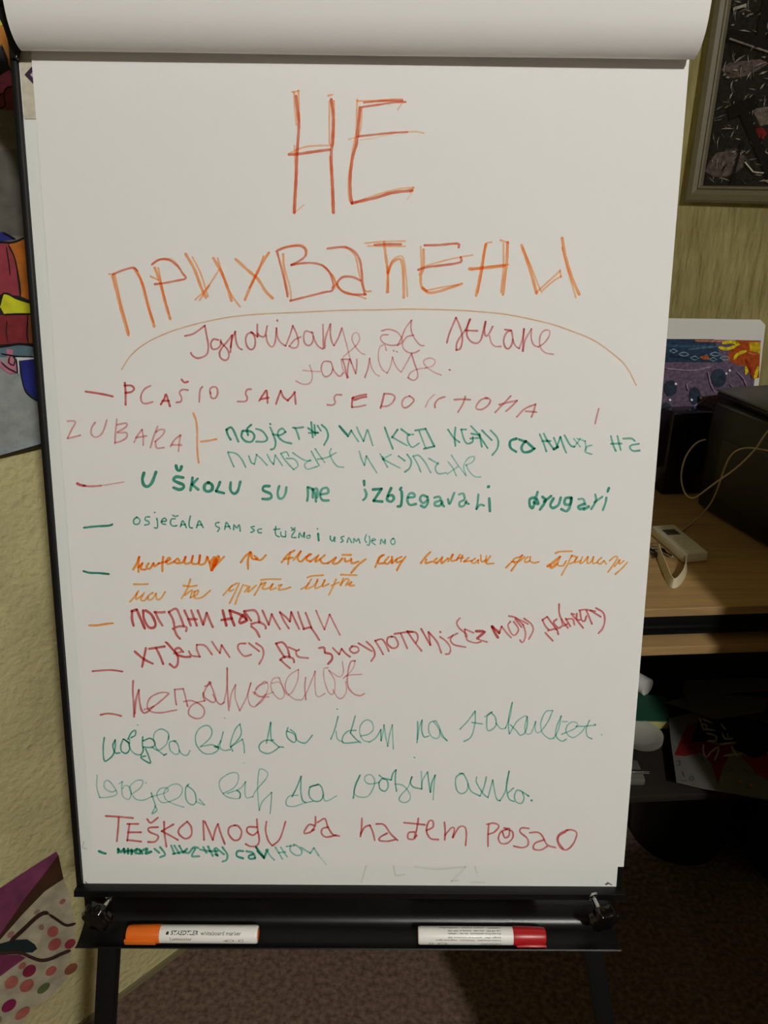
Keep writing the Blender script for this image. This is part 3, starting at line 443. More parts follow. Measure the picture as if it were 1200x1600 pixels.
# clamp bar across the top, its rounded end shows left of the flipped pages
cl = []
for (v, wv) in [(-.452, .001), (-.454, .012), (-.462, .020), (-.48, .024), (-.52, .024), (-.54, .018), (-.545, .001)]: cl.append(B(uLf - .012, v, wv))
prism('clamp_bar', cl, U * (uRf - uLf + .016), M_BLKP, e, bevel=.002, smooth=True)
cp = [onb(*q, -.001) for q in ((-60, -90), (-22, -10), (-4, 18), (8, 42), (16, 66), (21, 95), (31, 95), (40, 40), (52, -90))]
prism('clamp_end_cap', cp, N * .006, M_BLKP, e, bevel=.001)
# pen tray: flange, concave trough, front lip
prof = [(.000, .004), (.000, .009), (.006, .0095), (.008, .004), (.012, .0018), (.02, .001), (.031, .0015), (.037, .003), (.0415, .0065), (.0445, .012),
        (.0470, .018), (.0490, .024), (.0502, .029), (.0502, .033), (.0485, .0348)]
tL = buv(117.5, 1478, .034)[0]; tR = buv(971, 1478, .034)[0]
def strip(name, profile, th, u0, u1, m, parent, flare=None):
    ring = []; n = len(profile)
    nr = []
    for i in range(n):
        a = profile[max(i - 1, 0)]; b = profile[min(i + 1, n - 1)]; d = V3((b[0] - a[0], b[1] - a[1], 0)).normalized(); nr.append((d.y, -d.x))
    pts = list(profile) + [(profile[i][0] - nr[i][0] * -th, profile[i][1] + nr[i][1] * th) for i in range(n - 1, -1, -1)]
    vs, fs = [], []; cols = 14; m2 = len(pts)
    for c in range(cols + 1):
        f = c / cols
        for j, (a, b) in enumerate(pts):
            uu = u0 + (u1 - u0) * f
            if flare:
                k = flare(a); uu += -k if c == 0 else (k if c == cols else 0)
            vs.append(B(uu, vb + a, b))
    for c in range(cols):
        for j in range(m2):
            a = c * m2 + j; b = c * m2 + (j + 1) % m2; fs.append((a, b, b + m2, a + m2))
    fs.append(tuple(range(m2))); fs.append(tuple(range(cols * m2, (cols + 1) * m2))[::-1])
    return mesh(name, vs, fs, m, parent, True)
tray = strip('pen_tray', prof, .0015, tL, tR, M_TRAY, e, flare=lambda a: .008 if a < .009 else -.0)
box('tray_rail', B(uLf, vb - .001, .0085), U * (uRf - uLf), VD * .0075, -N * .02, M_BLACK, e, bevel=.001)
# clamping knobs on chrome bolts
for (hx, hy, kx, ky) in ((173, 1403, 155, 1428), (927, 1401, 941, 1430)):
    h0 = onb(hx, hy, .006); k0 = onb(kx, ky, .026); d = (k0 - h0).normalized()
    kn = lathe('knob', k0 - d * .004, d, [(0, .012), (.002, .0155), (.010, .0165), (.014, .014), (.015, .006)], M_KNOB, e, seg=48, lobes=6, amp=.10)
    bo = tube('bolt', [h0, k0], .0032, M_CHROME, kn, smooth_path=False); bo['label'] = 'chrome bolt'
    wsh = lathe('washer', h0 - d * .001, d, [(0, .0065), (.0025, .0065), (.0035, .004)], M_CHROME, kn, seg=24); wsh['label'] = 'chrome washer'
# legs: two in the plane of the board, one behind
def leg(p1, p2, wd, th, foot=True):
    d = (p2 - p1).normalized(); p3 = p1 + d * ((.012 - p1.z) / d.z); s = U; nn = d.cross(s).normalized()
    top = p1 - d * .35
    l = box('leg', top - s * wd / 2 - nn * th / 2, s * wd, nn * th, p3 - top, M_BLACK, e, bevel=.003)
    f = box('rubber_foot', p3 - s * (wd / 2 + .002) - nn * (th / 2 + .002) - d * .03, s * (wd + .004), nn * (th + .004), V3((0, 0, -(p3 - d * .03).z)), M_RUB, l, bevel=.002)
leg(onb(171, 1485, -.028), onb(164.5, 1600, -.028), .0235, .02)
leg(onb(925, 1485, -.028), onb(946, 1600, -.028), .0235, .02)
pt = B(-.02, -.3, -.035); pf = V3((-.05, 1.22, .0)); d = (pf - pt)
leg(pt + d * .45, pf, .024, .02)
# yellowed sticker on the strip of board left of the sheet
sp = [onb(*q, -.0038) for q in ((31.5, 93), (60, 93), (60, 186), (39, 186), (36.5, 180), (37.5, 176))]
stk = prism('sticker', sp, N * .0008, M_TAPE, e); stk['label'] = 'yellowed sticker strip with a dark diamond'
paint('sticker_diamond', [((62, 48, 66), [(38.5, 117), (49.5, 104.5), (56, 111), (60, 117), (56, 124), (52, 131)]), ((190, 175, 180), [(47.5, 117), (51, 113), (60, 117), (51, 121)])],
      lambda x, y: onb(x, y, -.0030), N, M_FLAT, stk)
ink('board_smudge', SMUDGES[:2], e, w0=-.0036, label='old marker smudges on the bare board')
chips = []
for (x, y) in ((911, 1374), (914, 1371), (922, 1371), (932, 1376), (949, 1381)):
    chips.append(((240, 240, 235), 1.2, [(x, y), (x + 2, y + 3)]))
chips += [((95, 88, 78), 2.5, [(946, 1382), (950, 1379), (956, 1382)]), ((90, 80, 70), 1.6, [(133, 1376), (136, 1379), (134, 1382)])]
paint('edge_wear', chips, lambda x, y: onb(x, y, -.0036), N, M_FLAT, e)

# ------------------------------------------------------------------ the pad of paper
p = thing('flip_chart_pad', 'large white paper pad covered in handwriting, hanging on the black easel', 'paper pad', O + VD * (SH / 2))
VS = -.50
sh = box('top_sheet', B(-SW / 2, VS, 0), U * SW, VD * (SH / 2 - VS), -N * .0004, M_SHEET, p)
sh['label'] = 'written top sheet'
box('pages', B(-SW / 2 + .001, VS, -.0008), U * (SW - .0025), VD * (SH / 2 - VS - .0012), -N * .0028, M_PAGES, p)
# flipped sheets: they come up off the pad, bulge forward and lie over the top of the easel
lip = buv(560, 82, .013)[1]
rp = [(lip - .02, .002), (lip - .005, .0045), (lip + .001, .009), (lip + .0025, .014), (lip, .0226), (lip - .005, .030), (lip - .013, .0365), (lip - .024, .041),
      (lip - .045, .0455), (lip - .075, .046), (lip - .105, .041), (lip - .13, .030), (lip - .145, .012), (lip - .15, -.01), (lip - .147, -.04), (lip - .13, -.07)]
def flipped(dw, u0, u1, tilt):
    pts = catmull([(a, b, 0) for a, b in rp], .003); vs, fs = [], []
    nrm = []
    for i in range(len(pts)):
        d = (pts[min(i + 1, len(pts) - 1)] - pts[max(i - 1, 0)]).normalized(); nrm.append(V3((-d.y, d.x, 0)))
    ring = [q + n_ * dw for q, n_ in zip(pts, nrm)] + [q + n_ * (dw + .0006) for q, n_ in zip(reversed(pts), reversed(nrm))]
    m = len(ring); cols = 24
    for c in range(cols + 1):
        f = c / cols; uu = u0 + (u1 - u0) * f
        for q in ring: vs.append(B(uu, q.x + tilt * (f - .5), q.y + .0006 * math.sin(f * 9)))
    for c in range(cols):
        for j in range(m):
            a = c * m + j; b = c * m + (j + 1) % m; fs.append((a, b, b + m, a + m))
    fs.append(tuple(range(m))); fs.append(tuple(range(cols * m, (cols + 1) * m))[::-1])
    return mesh('flipped_sheet', vs, fs, M_SHEET, p, True)
f1 = flipped(0, -.303, .299, .001); f1['label'] = 'outer sheet rolled over the top'
f2 = flipped(.0022, -.301, .298, .001); f2['label'] = 'second sheet inside the roll'
INKNAME = {'RO': 'orange-red', 'OR': 'light orange', 'AR': 'thin tan', 'RD': 'dark red', 'PK': 'faded pink', 'GR': 'green', 'OG': 'bright orange'}
def words(groups, gap=22):
    """split the strokes of a line into its words: strokes whose boxes lie closer than gap pixels belong together"""
    st = []
    for g in groups:
        for t_ in g[6].split(';'):
            pp = [(g[0] + float(q.split(',')[0]) / g[2], g[1] + float(q.split(',')[1]) / g[2]) for q in t_.split()]
            st.append([g, t_, [min(q[0] for q in pp), min(q[1] for q in pp), max(q[0] for q in pp), max(q[1] for q in pp)], None])
    n_ = 0
    for i, a_ in enumerate(st):
        if a_[3] is not None: continue
        a_[3] = n_; todo = [a_]
        while todo:
            x_ = todo.pop()
            for y_ in st:
                if y_[3] is None and max(x_[2][0], y_[2][0]) - min(x_[2][2], y_[2][2]) < gap and max(x_[2][1], y_[2][1]) - min(x_[2][3], y_[2][3]) < gap:
                    y_[3] = n_; todo.append(y_)
        n_ += 1
    return [[(*x_[0][:6], x_[1]) for x_ in st if x_[3] == k] for k in range(n_)]
lift = .00025
for lab, g in WRITING:
    for wd in words(g):
        nm = 'dash_mark' if len(wd) == 1 and ('thin orange arc' not in lab) and len(wd[0][6].split()) <= 6 else 'handwritten_word'
        ink(nm, wd, sh, w0=lift, label=INKNAME[max(set(x_[3] for x_ in wd), key=[x_[3] for x_ in wd].count)] + (' marker dash' if nm == 'dash_mark' else (' marker arc' if 'arc drawn' in lab else ' handwritten word'))); lift += 2e-7
ink('pencil_tick', SMUDGES[2:], e, w0=-.0036)

# ------------------------------------------------------------------ the two markers in the tray
def marker(px0, px1, py, cap_left, capmat, name, label, lines, roll):
    r = .0093; b0 = .0255; a0 = .0393
    uA = buv(px0, py, b0)[0]; uB = buv(px1, py, b0)[0]
    o0 = B(uA, vb + a0, b0); Lm = uB - uA
    d = U if not cap_left else -U                    # d points to the cap end
    base = B(uA if not cap_left else uB, vb + a0, b0)
    t = thing(name, label, 'marker', base.lerp(base + d * Lm, .5), 'markers lying in the pen tray')
    cut = Lm * .735
    lathe('barrel', base, d, [(0, .0066), (.0002, .0085), (.001, r * .97), (.003, r), (cut, r), (cut + .001, r * .96), (cut + .004, r * .9)], M_MARKW, t, seg=40)
    pl = lathe('end_plug', base - d * .0006, d, [(0, .0052), (.0002, .0062), (.002, .0064)], capmat, t, seg=24)
    cap = lathe('cap', base + d * (cut + .0006), d, [(0, r * 1.02), (.0015, r * 1.05), (.012, r * 1.04), (Lm - cut - .006, r * .98), (Lm - cut - .002, r * .9), (Lm - cut - .0006, r * .6)], capmat, t, seg=40)
    cap['label'] = 'orange cap' if capmat is M_OR else 'red cap'
    # clip along the side of the cap
    side = (VD * math.sin(roll) + N * math.cos(roll)).normalized(); q = d.cross(side).normalized()
    c0 = base + d * (cut + .004) + side * (r * .9)
    box('clip', c0 - q * .0034, q * .0068, d * (Lm - cut - .0042), side * .0030, capmat, cap, bevel=.0009)
    # lettering wrapped round the barrel: right = reading direction, phi = angle down from facing the camera
    view = (CAM - base).normalized(); view = (view - U * view.dot(U)).normalized()
    dnv = (VD - U * VD.dot(U)); dnv = (dnv - view * dnv.dot(view)).normalized()
    flip = -1 if not cap_left else 1
    def place(x, y): # x metres along reading direction from the barrel's left/right end, y metres up round the barrel
        ang = -y / r
        return V3((0, 0, 0)), ang
    for (txt, xs, ys, size, bold, shear, wid) in lines:
        cu = bpy.data.curves.new('t', 'FONT'); cu.body = txt; cu.size = 1; cu.resolution_u = 3; cu.shear = shear; cu.offset = bold
        ob = bpy.data.objects.new('t', cu); COL.objects.link(ob); bpy.context.view_layer.update()
        dg = bpy.context.evaluated_depsgraph_get(); me = bpy.data.meshes.new_from_object(ob.evaluated_get(dg))
        bmm = bmesh.new(); bmm.from_mesh(me); bmesh.ops.triangulate(bmm, faces=bmm.faces)
        vs = []; xa = min(v.co.x for v in bmm.verts); xb_ = max(v.co.x for v in bmm.verts)
        for v in bmm.verts:
            x = xs + (v.co.x - xa) / (xb_ - xa) * wid; yv = ys + v.co.y * size; ang = yv / r
            if flip == 1: o_ = o0 + U * x; vec = view * math.cos(ang) - dnv * math.sin(ang)
            else: o_ = o0 + U * (Lm - x); vec = view * math.cos(ang) + dnv * math.sin(ang)
            vs.append(o_ + vec * (r + .00012))
        bmm.verts.index_update(); fs = [tuple(v.index for v in f.verts) for f in bmm.faces]; bmm.free()
        bpy.data.objects.remove(ob)
        if fs: mesh('printed_text', vs, fs, M_PRINT, t)
    # printed ring marks (oval seal and small square) near the foot of the barrel
    def mark(x, y, w_, h_, sq):
        vs, fs = [], []; n = 4 if sq else 28
        for k in range(n):
            tt = 2 * math.pi * (k + (.5 if sq else 0)) / n
            for s_ in (1, .80):
                yy = y + math.sin(tt) * h_ * s_; x2 = x + math.cos(tt) * w_ * s_; ang = yy / r
                if flip == 1: vs.append(o0 + U * x2 + (view * math.cos(ang) - dnv * math.sin(ang)) * (r + .00012))
                else: vs.append(o0 + U * (Lm - x2) + (view * math.cos(ang) + dnv * math.sin(ang)) * (r + .00012))
        for k in range(n): a = 2 * k; b = 2 * ((k + 1) % n); fs.append((a, a + 1, b + 1, b))
        mesh('printed_mark', vs, fs, M_PRINT, t)
    if cap_left:
        mark(Lm * .793, -.0072, .0050, .0015, False); mark(Lm * .881, -.0072, .0030, .0022, True)
        
    else:
        mark(Lm * .812, .0098, .0052, .0018, False); mark(Lm * .897, .0098, .0030, .0022, True)
    return t
k_ = .142
marker(198, 403.5, 1457, True, M_OR, 'whiteboard_marker', 'orange capped white marker pen at the left of the tray',
       [('a', .0455, -.0006, .0058, .05, .3, .0034), ('STAEDTLER', .0508, -.0010, .0058, .022, .22, .0300), ('whiteboard marker', .0838, -.0012, .0056, .004, 0, .0446),
        ('Lumocolor', .0504, -.0070, .0048, .004, 0, .0240), ('xp xx', .1088, -.0078, .0022, 0, 0, .0064), ('-1', .1232, -.0082, .0032, 0, 0, .0030)], math.radians(15))
marker(653, 853, 1457, False, M_RED, 'whiteboard_marker', 'red capped white marker pen at the right of the tray, printed upside down',
       [('refillable . empty marker . nachfuellbar', .0512, -.0088, .0021, .01, 0, .069), ('cap off 24h . dry safe . lasting to 350 10h', .0512, -.0052, .0021, .01, 0, .0587),
        ('dry-wipe from whiteboards . dry safe . refillable', .0512, -.0024, .0021, .01, 0, .0587), ('laenger offen . seche le en caracteres 350', .0512, .0014, .0021, .01, 0, .0587),
        ('trocken abwischbar . Whiteboard . waagerecht lagern', .0512, .0044, .0021, .01, 0, .0724), ('Lumocolor', .0512, .0092, .0046, .006, 0, .0232)], math.radians(55))

# ------------------------------------------------------------------ corner desk
ZD = .74
dA = onz(1010, 952, ZD); dB = onz(1200, 946, ZD); fd = (dB - dA).normalized()
DL = dA - fd * .36; DR = dA + fd * .90
def hits(pp, dr, n_, off):                         # distance from pp along dr to the wall plane
    return ((K + n_ * off) - pp).dot(n_) / dr.dot(n_)
Y = V3((0, 1, 0))
pl = DL + Y * hits(DL, Y, NL, .006); pr = DR + Y * hits(DR, Y, NR, .006); kc = K + NL * .008 + NR * .008; kc.z = ZD
dk = thing('corner_desk', 'light wood corner desk with a black drawer front, right of the easel', 'desk', (dA.x + .2, 1.5, 0))
top = prism('desktop', [DL, DR, pr, kc, pl], V3((0, 0, -.019)), M_WOOD, dk, bevel=.0015)
back = Y
def dbox(name, s0, s1, y0, y1, z0, z1, m, bev=.001, parent=dk):
    o_ = V3((dA.x, dA.y, 0)) + fd * s0 + Y * y0
    return box(name, o_ + Z * z0, fd * (s1 - s0), Y * (y1 - y0), Z * (z1 - z0), m, parent, bevel=bev)
dr = dbox('drawer_front', -.33, .86, .010, .026, .672, .7205, M_BLKP, .002); dr['label'] = 'black drawer front'
dbox('drawer_ridge', -.33, .86, .006, .0105, .689, .6925, M_BLKP, .0012, parent=dr)
kt = dbox('pull_out_shelf', -.33, .86, -.004, .33, .632, .653, M_WOOD, .002); kt['label'] = 'pull-out wooden shelf under the drawer'
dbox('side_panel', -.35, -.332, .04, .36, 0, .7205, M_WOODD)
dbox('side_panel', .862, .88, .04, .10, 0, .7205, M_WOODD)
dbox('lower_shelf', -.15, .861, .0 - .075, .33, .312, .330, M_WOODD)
dbox('shade_panel', -.15, .861, .34, .352, .0, .62, M_WOODD)  # dark sheet added to stand in for the shade under the desk
dbox('shelf_bracket', -.168, -.151, .02, .30, 0, .631, M_WOODD)

# box shaped equipment on the desk
bx = V3((.802, 1.807, ZD)); e1 = V3((.276, -.961, 0)); e2 = V3((.961, .276, 0))
def rbox(name, org, a0, a1, b0, b1, z0, z1, m, parent=None, bevel=.004):
    return box(name, org + e1 * a0 + e2 * b0 + Z * z0, e1 * (a1 - a0), e2 * (b1 - b0), Z * (z1 - z0), m, parent, bevel=bevel)
pc = thing('computer_tower', 'large black computer casing on the desk under the closed laptop', 'computer', bx + e1 * .15 + e2 * .1)
rbox('casing', bx, 0, .30, 0, .12, .008, .275, M_BLKP, pc, .006)
for (a_, b_) in ((.02, .015), (.27, .015), (.02, .10), (.27, .10)):
    rbox('foot', bx, a_, a_ + .015, b_, b_ + .012, 0, .0085, M_RUB, pc, .001)
rbox('side_grille', bx, .05, .25, -.0015, .0005, .05, .2, M_BLKP, pc, 0)
lt = thing('laptop', 'closed dark grey laptop lying on top of the black computer casing', 'laptop', bx + Z * .275 + e1 * .1)
lo = V3((.823, 1.86, 0)); l1 = V3((.24, -.971, 0)); l2 = V3((.971, .24, 0)).normalized()
rl = lambda n_, z0, z1, m, ins, bev: box(n_, lo + l1 * ins + l2 * ins + Z * z0, l1 * (.30 - 2 * ins), l2 * (.155 - 2 * ins), Z * (z1 - z0), m, lt, bevel=bev)
zl = ZD + .276
rl('laptop_base', zl, zl + .013, M_BLKP, .002, .003); ld = rl('laptop_lid', zl + .0135, zl + .021, M_LAPTOP, 0, .003); ld['label'] = 'slate grey lid'
spk = thing('speaker', 'glossy black speaker box on the desk in front of the leaning painting', 'speaker', ony(1078, 757, 1.88))
s0 = V3((.738, 1.885, ZD)); rbb = box('cabinet', s0, V3((.118, .012, 0)), V3((-.01, .062, 0)), Z * .225, M_GLOSS, spk, bevel=.005)
lathe('driver_cone', s0 + V3((.030, .0055, .15)), (.19, -.98, 0), [(-.004, .004), (.0, .018), (.002, .024), (.0035, .026)], M_BLKP, spk, seg=28)

# painting on paper leaning at the back of the desk
yA = 1.962
def onA(x, y): return ony(x, y, yA)
ar = thing('painted_paper', 'white edged sheet painted purple, blue and orange, leaning behind the black speaker', 'painting', V3((.84, yA, ZD)))
tlA = onA(960, 496); 
cor = [(960, 496), (1188, 499.5), (1196, 508), (1181, 640), (1176, 716), (960, 750)]
cw = [onA(*c) for c in cor]
for i in (4, 5): cw[i] = V3((cw[i].x, yA, ZD + .001))
shp = prism('paper', cw, V3((0, .0015, 0)), M_PAGES, ar)
PU = (104, 84, 108); its = [((104, 86, 108), [(960, 528), (1189, 532), (1178, 600), (1172, 700), (960, 742)]),
 ((38, 58, 84), [(960, 529), (1115, 530), (1130, 566), (960, 566)]),
 ((176, 74, 20), [(1150, 531), (1188, 533), (1186, 590), (1176, 592), (1165, 572), (1150, 570), (1134, 560)]),
 ((205, 170, 20), [(1170, 535), (1188, 534), (1188, 552), (1172, 548)])]
its += [((50, 80, 105), 4, [(960, 537), (1000, 534), (1050, 540), (1118, 541)]), ((28, 40, 58), 4, [(1045, 556), (1080, 560), (1120, 558)]), ((75, 100, 120), 3, [(1075, 546), (1100, 543), (1125, 541)]),
        ((190, 120, 90), 3, [(1085, 532), (1120, 533), (1150, 533)]), ((160, 90, 60), 3, [(1098, 560), (1104, 554), (1106, 562)]), ((176, 90, 40), 5, [(1094, 558), (1108, 560)])]
for (cx, cy, a) in ((1052, 548, 6), (1068, 553, 8), (1085, 559, 7), (1117, 553, 8), (1114, 561, 6), (1132, 559, 8), (1030, 546, 7), (1010, 543, 7)):
    its.append(((128, 160, 172), 1.6, [(cx - a, cy), (cx, cy - 3), (cx + a, cy + .5), (cx, cy + 3.2), (cx - a, cy)]))
for pts in ([(1122, 542), (1135, 545), (1150, 540)], [(1128, 536), (1142, 534), (1152, 536)], [(1146, 562), (1152, 553), (1166, 548)], [(1178, 592), (1182, 580), (1184, 572)], [(1150, 534), (1154, 538), (1149, 540), (1150, 533)], [(1164, 572), (1166, 580), (1164, 585)]):
    its.append(((215, 195, 25), 5, pts))
its += [((150, 50, 15), 4, [(1165, 560), (1172, 575), (1175, 590)]), ((200, 110, 60), 3, [(1166, 550), (1176, 553), (1186, 552)])]
for (cx, cy, rx, ry) in ((1122, 590, 12, 15), (1085, 618, 9, 14), (1047, 606, 10, 13), (1010, 612, 10, 14), (980, 590, 11, 12), (1040, 640, 9, 12), (1060, 665, 12, 14), (1100, 700, 12, 10), (1000, 660, 10, 12)):
    its.append(((44, 54, 72), [(cx + rx * math.cos(q * .5236), cy + ry * math.sin(q * .5236)) for q in range(12)]))
for (cx, cy) in ((1134, 583), (1080, 624), (1094, 621), (1055, 599), (1046, 624), (1139, 578)):
    its.append(((238, 238, 242), [(cx + 2 * math.cos(q), cy + 2 * math.sin(q)) for q in range(6)]))
for pts in ([(1040, 575), (1080, 578), (1110, 572)], [(1105, 580), (1110, 600), (1116, 612)], [(1150, 580), (1160, 590), (1166, 604)], [(1075, 610), (1072, 600), (1080, 595)], [(1140, 600), (1150, 608), (1164, 606)], [(1060, 640), (1080, 635), (1100, 622)]):
    its.append(((150, 128, 152), 2.2, pts))
paint('painted_area', its, onA, V3((0, -1, 0)), M_PAINT2, ar)['label'] = 'purple, blue and orange brushwork'

# cordless handset, its strap, keys, cable
hb = thing('phone_handset', 'cream cordless phone handset lying on the desk beside the board edge', 'phone', onz(1055, 845, ZD))
hd = (onz(1082, 861, ZD + .02) - onz(1030, 817, ZD + .02)).normalized(); hw = V3((-hd.y, hd.x, 0)) * 1.0
if hw.x < 0: hw = -hw
h0 = onz(1020, 824, ZD + .019); h0.z = ZD
def hbox(n_, a0, a1, b0, b1, z0, z1, m, parent, bev): return box(n_, h0 + hd * a0 + hw * b0 + Z * z0, hd * (a1 - a0), hw * (b1 - b0), Z * (z1 - z0), m, parent, bevel=bev)
HL = .150
bd = hbox('handset_body', 0, HL, -.004, .054, .0005, .0245, M_PHONE, hb, .005)
hbox('screen', .028, .056, .007, .039, .0235, .0250, M_LCD, hb, .0004)['label'] = 'dark grey display'
for r_ in range(5):
    for c_ in range(3): hbox('key_button', .066 + r_ * .0135, .0745 + r_ * .0135, .007 + c_ * .0115, .0165 + c_ * .0115, .0238, .0258, M_PHONE, hb, .0006)
sp_ = [onz(x, y, ZD + .003) for x, y in ((1068, 868), (1073, 884), (1070, 900), (1060, 914), (1051, 917), (1043, 909), (1037, 893), (1030, 876), (1025, 860))]
path = catmull(sp_, .004); vs, fs = [], []
for i, q in enumerate(path):
    d_ = (path[min(i + 1, len(path) - 1)] - path[max(i - 1, 0)]).normalized(); s_ = V3((-d_.y, d_.x, 0)); lean = s_ * -.005 + Z * .020
    for a_, b_ in ((0, 0), (1, 0), (1, 1), (0, 1)): vs.append(q + lean * a_ + s_ * (.0014 * b_) - Z * .0025)
for i in range(len(path) - 1):
    for j in range(4): a_ = i * 4 + j; b_ = i * 4 + (j + 1) % 4; fs.append((a_, b_, b_ + 4, a_ + 4))
fs += [(0, 1, 2, 3), tuple(len(vs) - 4 + j for j in (3, 2, 1, 0))]
ks = thing('key_strap', 'cream fabric loop strap on the desk in front of the cordless handset', 'strap', onz(1055, 905, ZD))
mesh('strap_band', vs, fs, M_STRAP, ks, True)
kr = onz(1022, 856, ZD + .004)
for i, (dx, dy, ang) in enumerate(((0, 0, .2), (-.006, -.016, 1.1), (.008, .012, 2.0))):
    c_ = kr + V3((dx, dy, .001 * i)); pts = [c_ + V3((math.cos(q * .6283) * .009, math.sin(q * .6283) * .009, .001 * math.sin(q))) for q in range(11)]
    tube('key_ring', pts, .0011, M_CHROME, ks, step=.003, seg=6)
for i, ang in enumerate((3.7, 4.4, 5.2)):
    c_ = kr + V3((math.cos(ang) * .008, math.sin(ang) * .008 - .008, .0018 * i + .0008)); d_ = V3((math.cos(ang), math.sin(ang), 0)); s_ = V3((-d_.y, d_.x, 0))
    prism('key', [c_ - s_ * .009, c_ + d_ * .010 - s_ * .011, c_ + d_ * .018 - s_ * .004, c_ + d_ * .042 - s_ * .0035, c_ + d_ * .045, c_ + d_ * .040 + s_ * .0035, c_ + d_ * .018 + s_ * .004, c_ + d_ * .010 + s_ * .011, c_ + s_ * .009], Z * .0018, M_CHROME, ks)
def cpath(pp): return [ony(x, y, f) for x, y, f in pp]
cb = tube('charger_cable', cpath([(1240, 640, 1.50), (1200, 674, 1.50), (1180, 702, 1.50), (1152, 730, 1.51), (1120, 753, 1.55), (1100, 768, 1.60), (1085, 778, 1.66), (1073, 774, 1.70), (1066, 758, 1.72), (1065, 738, 1.73), (1071, 715, 1.74), (1083, 697, 1.75), (1094, 689, 1.76), (1102, 687, 1.77)]), .0020, M_CABLE)
tag(cb, 'cream cable looping down in front of the black speaker box', 'cable')
pe = onz(1066, 829, ZD + .004)
c2p = cpath([(1240, 706, 1.50), (1200, 704, 1.50), (1175, 700, 1.51), (1156, 702, 1.52), (1142, 712, 1.54), (1132, 732, 1.56), (1122, 762, 1.60), (1112, 784, 1.64), (1098, 802, 1.67)]) + [onz(1084, 815, ZD + .006), pe]
cb2 = thing('plug_cable', 'cream cable running down to a small plug beside the cordless handset', 'cable', pe)
tube('cord', c2p, .0018, M_CABLE, cb2)
tube('plug', [pe + (c2p[-2] - pe).normalized() * .004, pe, pe - (c2p[-2] - pe).normalized() * .018], [.003, .0045, .006], M_CABLE, cb2, seg=10, smooth_path=False)

# ------------------------------------------------------------------ things on the lower shelf and the floor beneath the desk
ZS = .331
def onS(x, y, dz=.0): return onz(x, y, ZS + dz)
cdp = [(1045, 1122), (1049, 1165), (1057, 1221), (1100, 1231), (1200, 1249), (1290, 1264), (1290, 1150), (1170, 1120), (1090, 1112)]
card = thing('printed_card', 'red, white and black printed card with big letters, jutting from the shelf beneath the desk', 'card', onS(1130, 1230, .03))
prism('card_sheet', [onS(x, y, .030) for x, y in cdp], Z * -.003, mat('glossy_card', (96, 94, 90), .25), card)
it = [((20, 18, 18), [(1080, 1160), (1092, 1125), (1120, 1117), (1170, 1121), (1285, 1155), (1285, 1180), (1200, 1172), (1190, 1200), (1165, 1178), (1120, 1160)]),
      ((98, 26, 28), [(1054, 1180), (1062, 1160), (1073, 1135), (1090, 1128), (1080, 1160), (1105, 1158), (1120, 1165), (1150, 1160), (1130, 1198), (1122, 1226), (1112, 1192), (1095, 1176), (1070, 1182)]),
      ((110, 36, 20), [(1158, 1180), (1180, 1185), (1240, 1165), (1285, 1185), (1285, 1222), (1200, 1218), (1180, 1208)])]
LT = (150, 138, 122)
# letters S U P E over H E, running up the card
it += [(LT, 3.2, q) for q in ([(1116, 1189), (1121, 1178), (1122, 1168), (1110, 1176), (1104, 1184), (1099, 1176), (1099, 1163)],
       [(1105, 1158), (1118, 1158), (1120, 1152), (1112, 1148), (1103, 1146)], [(1098, 1140), (1112, 1141), (1117, 1142)], [(1100, 1141), (1096, 1132), (1104, 1134), (1104, 1141)],
       [(1092, 1121), (1096, 1131)], [(1096, 1124), (1114, 1131)], [(1100, 1123), (1101, 1129)],
       [(1130, 1182), (1160, 1178)], [(1124, 1164), (1150, 1161)], [(1142, 1166), (1152, 1184)], [(1128, 1145), (1132, 1155), (1146, 1155)], [(1136, 1147), (1138, 1154)], [(1126, 1132), (1134, 1142)])]
it += [((60, 58, 55), 1.1, q) for q in ([(1057, 1192), (1062, 1189), (1063, 1196), (1058, 1198)], [(1066, 1206), (1070, 1216)], [(1078, 1217), (1082, 1214), (1085, 1219), (1080, 1222), (1078, 1217)], [(1140, 1196), (1144, 1202), (1141, 1206), (1138, 1199)],
      [(1094, 1183), (1101, 1193)], [(1064, 1221), (1074, 1222)], [(1160, 1202), (1168, 1208)])]
it += [((150, 90, 30), [(1156, 1220), (1160, 1223), (1157, 1226), (1152, 1223)]), ((150, 90, 30), [(1172, 1226), (1176, 1229), (1173, 1232), (1169, 1229)])]
paint('card_print', it, lambda x, y: onS(x, y, .0301), Z, M_FLAT, card)
# loose papers behind the card
for i, (q, lab) in enumerate((([(1040, 1098), (1100, 1082), (1200, 1092), (1195, 1112), (1116, 1124)], 'crumpled grey paper on the lower shelf, just behind the printed card'),
         ([(1066, 1078), (1145, 1088), (1078, 1101)], 'small folded white paper lying topmost on the lower shelf papers'),
         ([(1070, 1064), (1205, 1058), (1230, 1078), (1066, 1086)], 'long grey sheet at the back of the lower shelf'))):
    z_ = (.034, .040, .037)[i]
    tag(prism('paper_sheet', [onS(x, y, z_) for x, y in q], Z * .0012, mat('grey_paper', (92, 88, 80), .8), None), lab, 'paper')
gb = thing('folder', 'dark green folder with a yellow edge on the lower shelf beside the board', 'folder', onS(1005, 1118))
g0 = [onS(x, y, .022) for x, y in ((960, 1126), (1046, 1128), (1040, 1090), (960, 1080))]
prism('cover', g0, Z * .003, mat('dark_green_cover', (30, 78, 58), .6), gb)
prism('page_block', [v_ + Z * -.0005 for v_ in g0], Z * -.020, mat('yellow_pages', (190, 180, 110), .7), gb)['label'] = 'yellow page edges'
rl_ = tube('paper_roll', [onS(980, 1056, .045), onS(1012, 1074, .045)], .022, M_PAGES, None, seg=24, smooth_path=False)
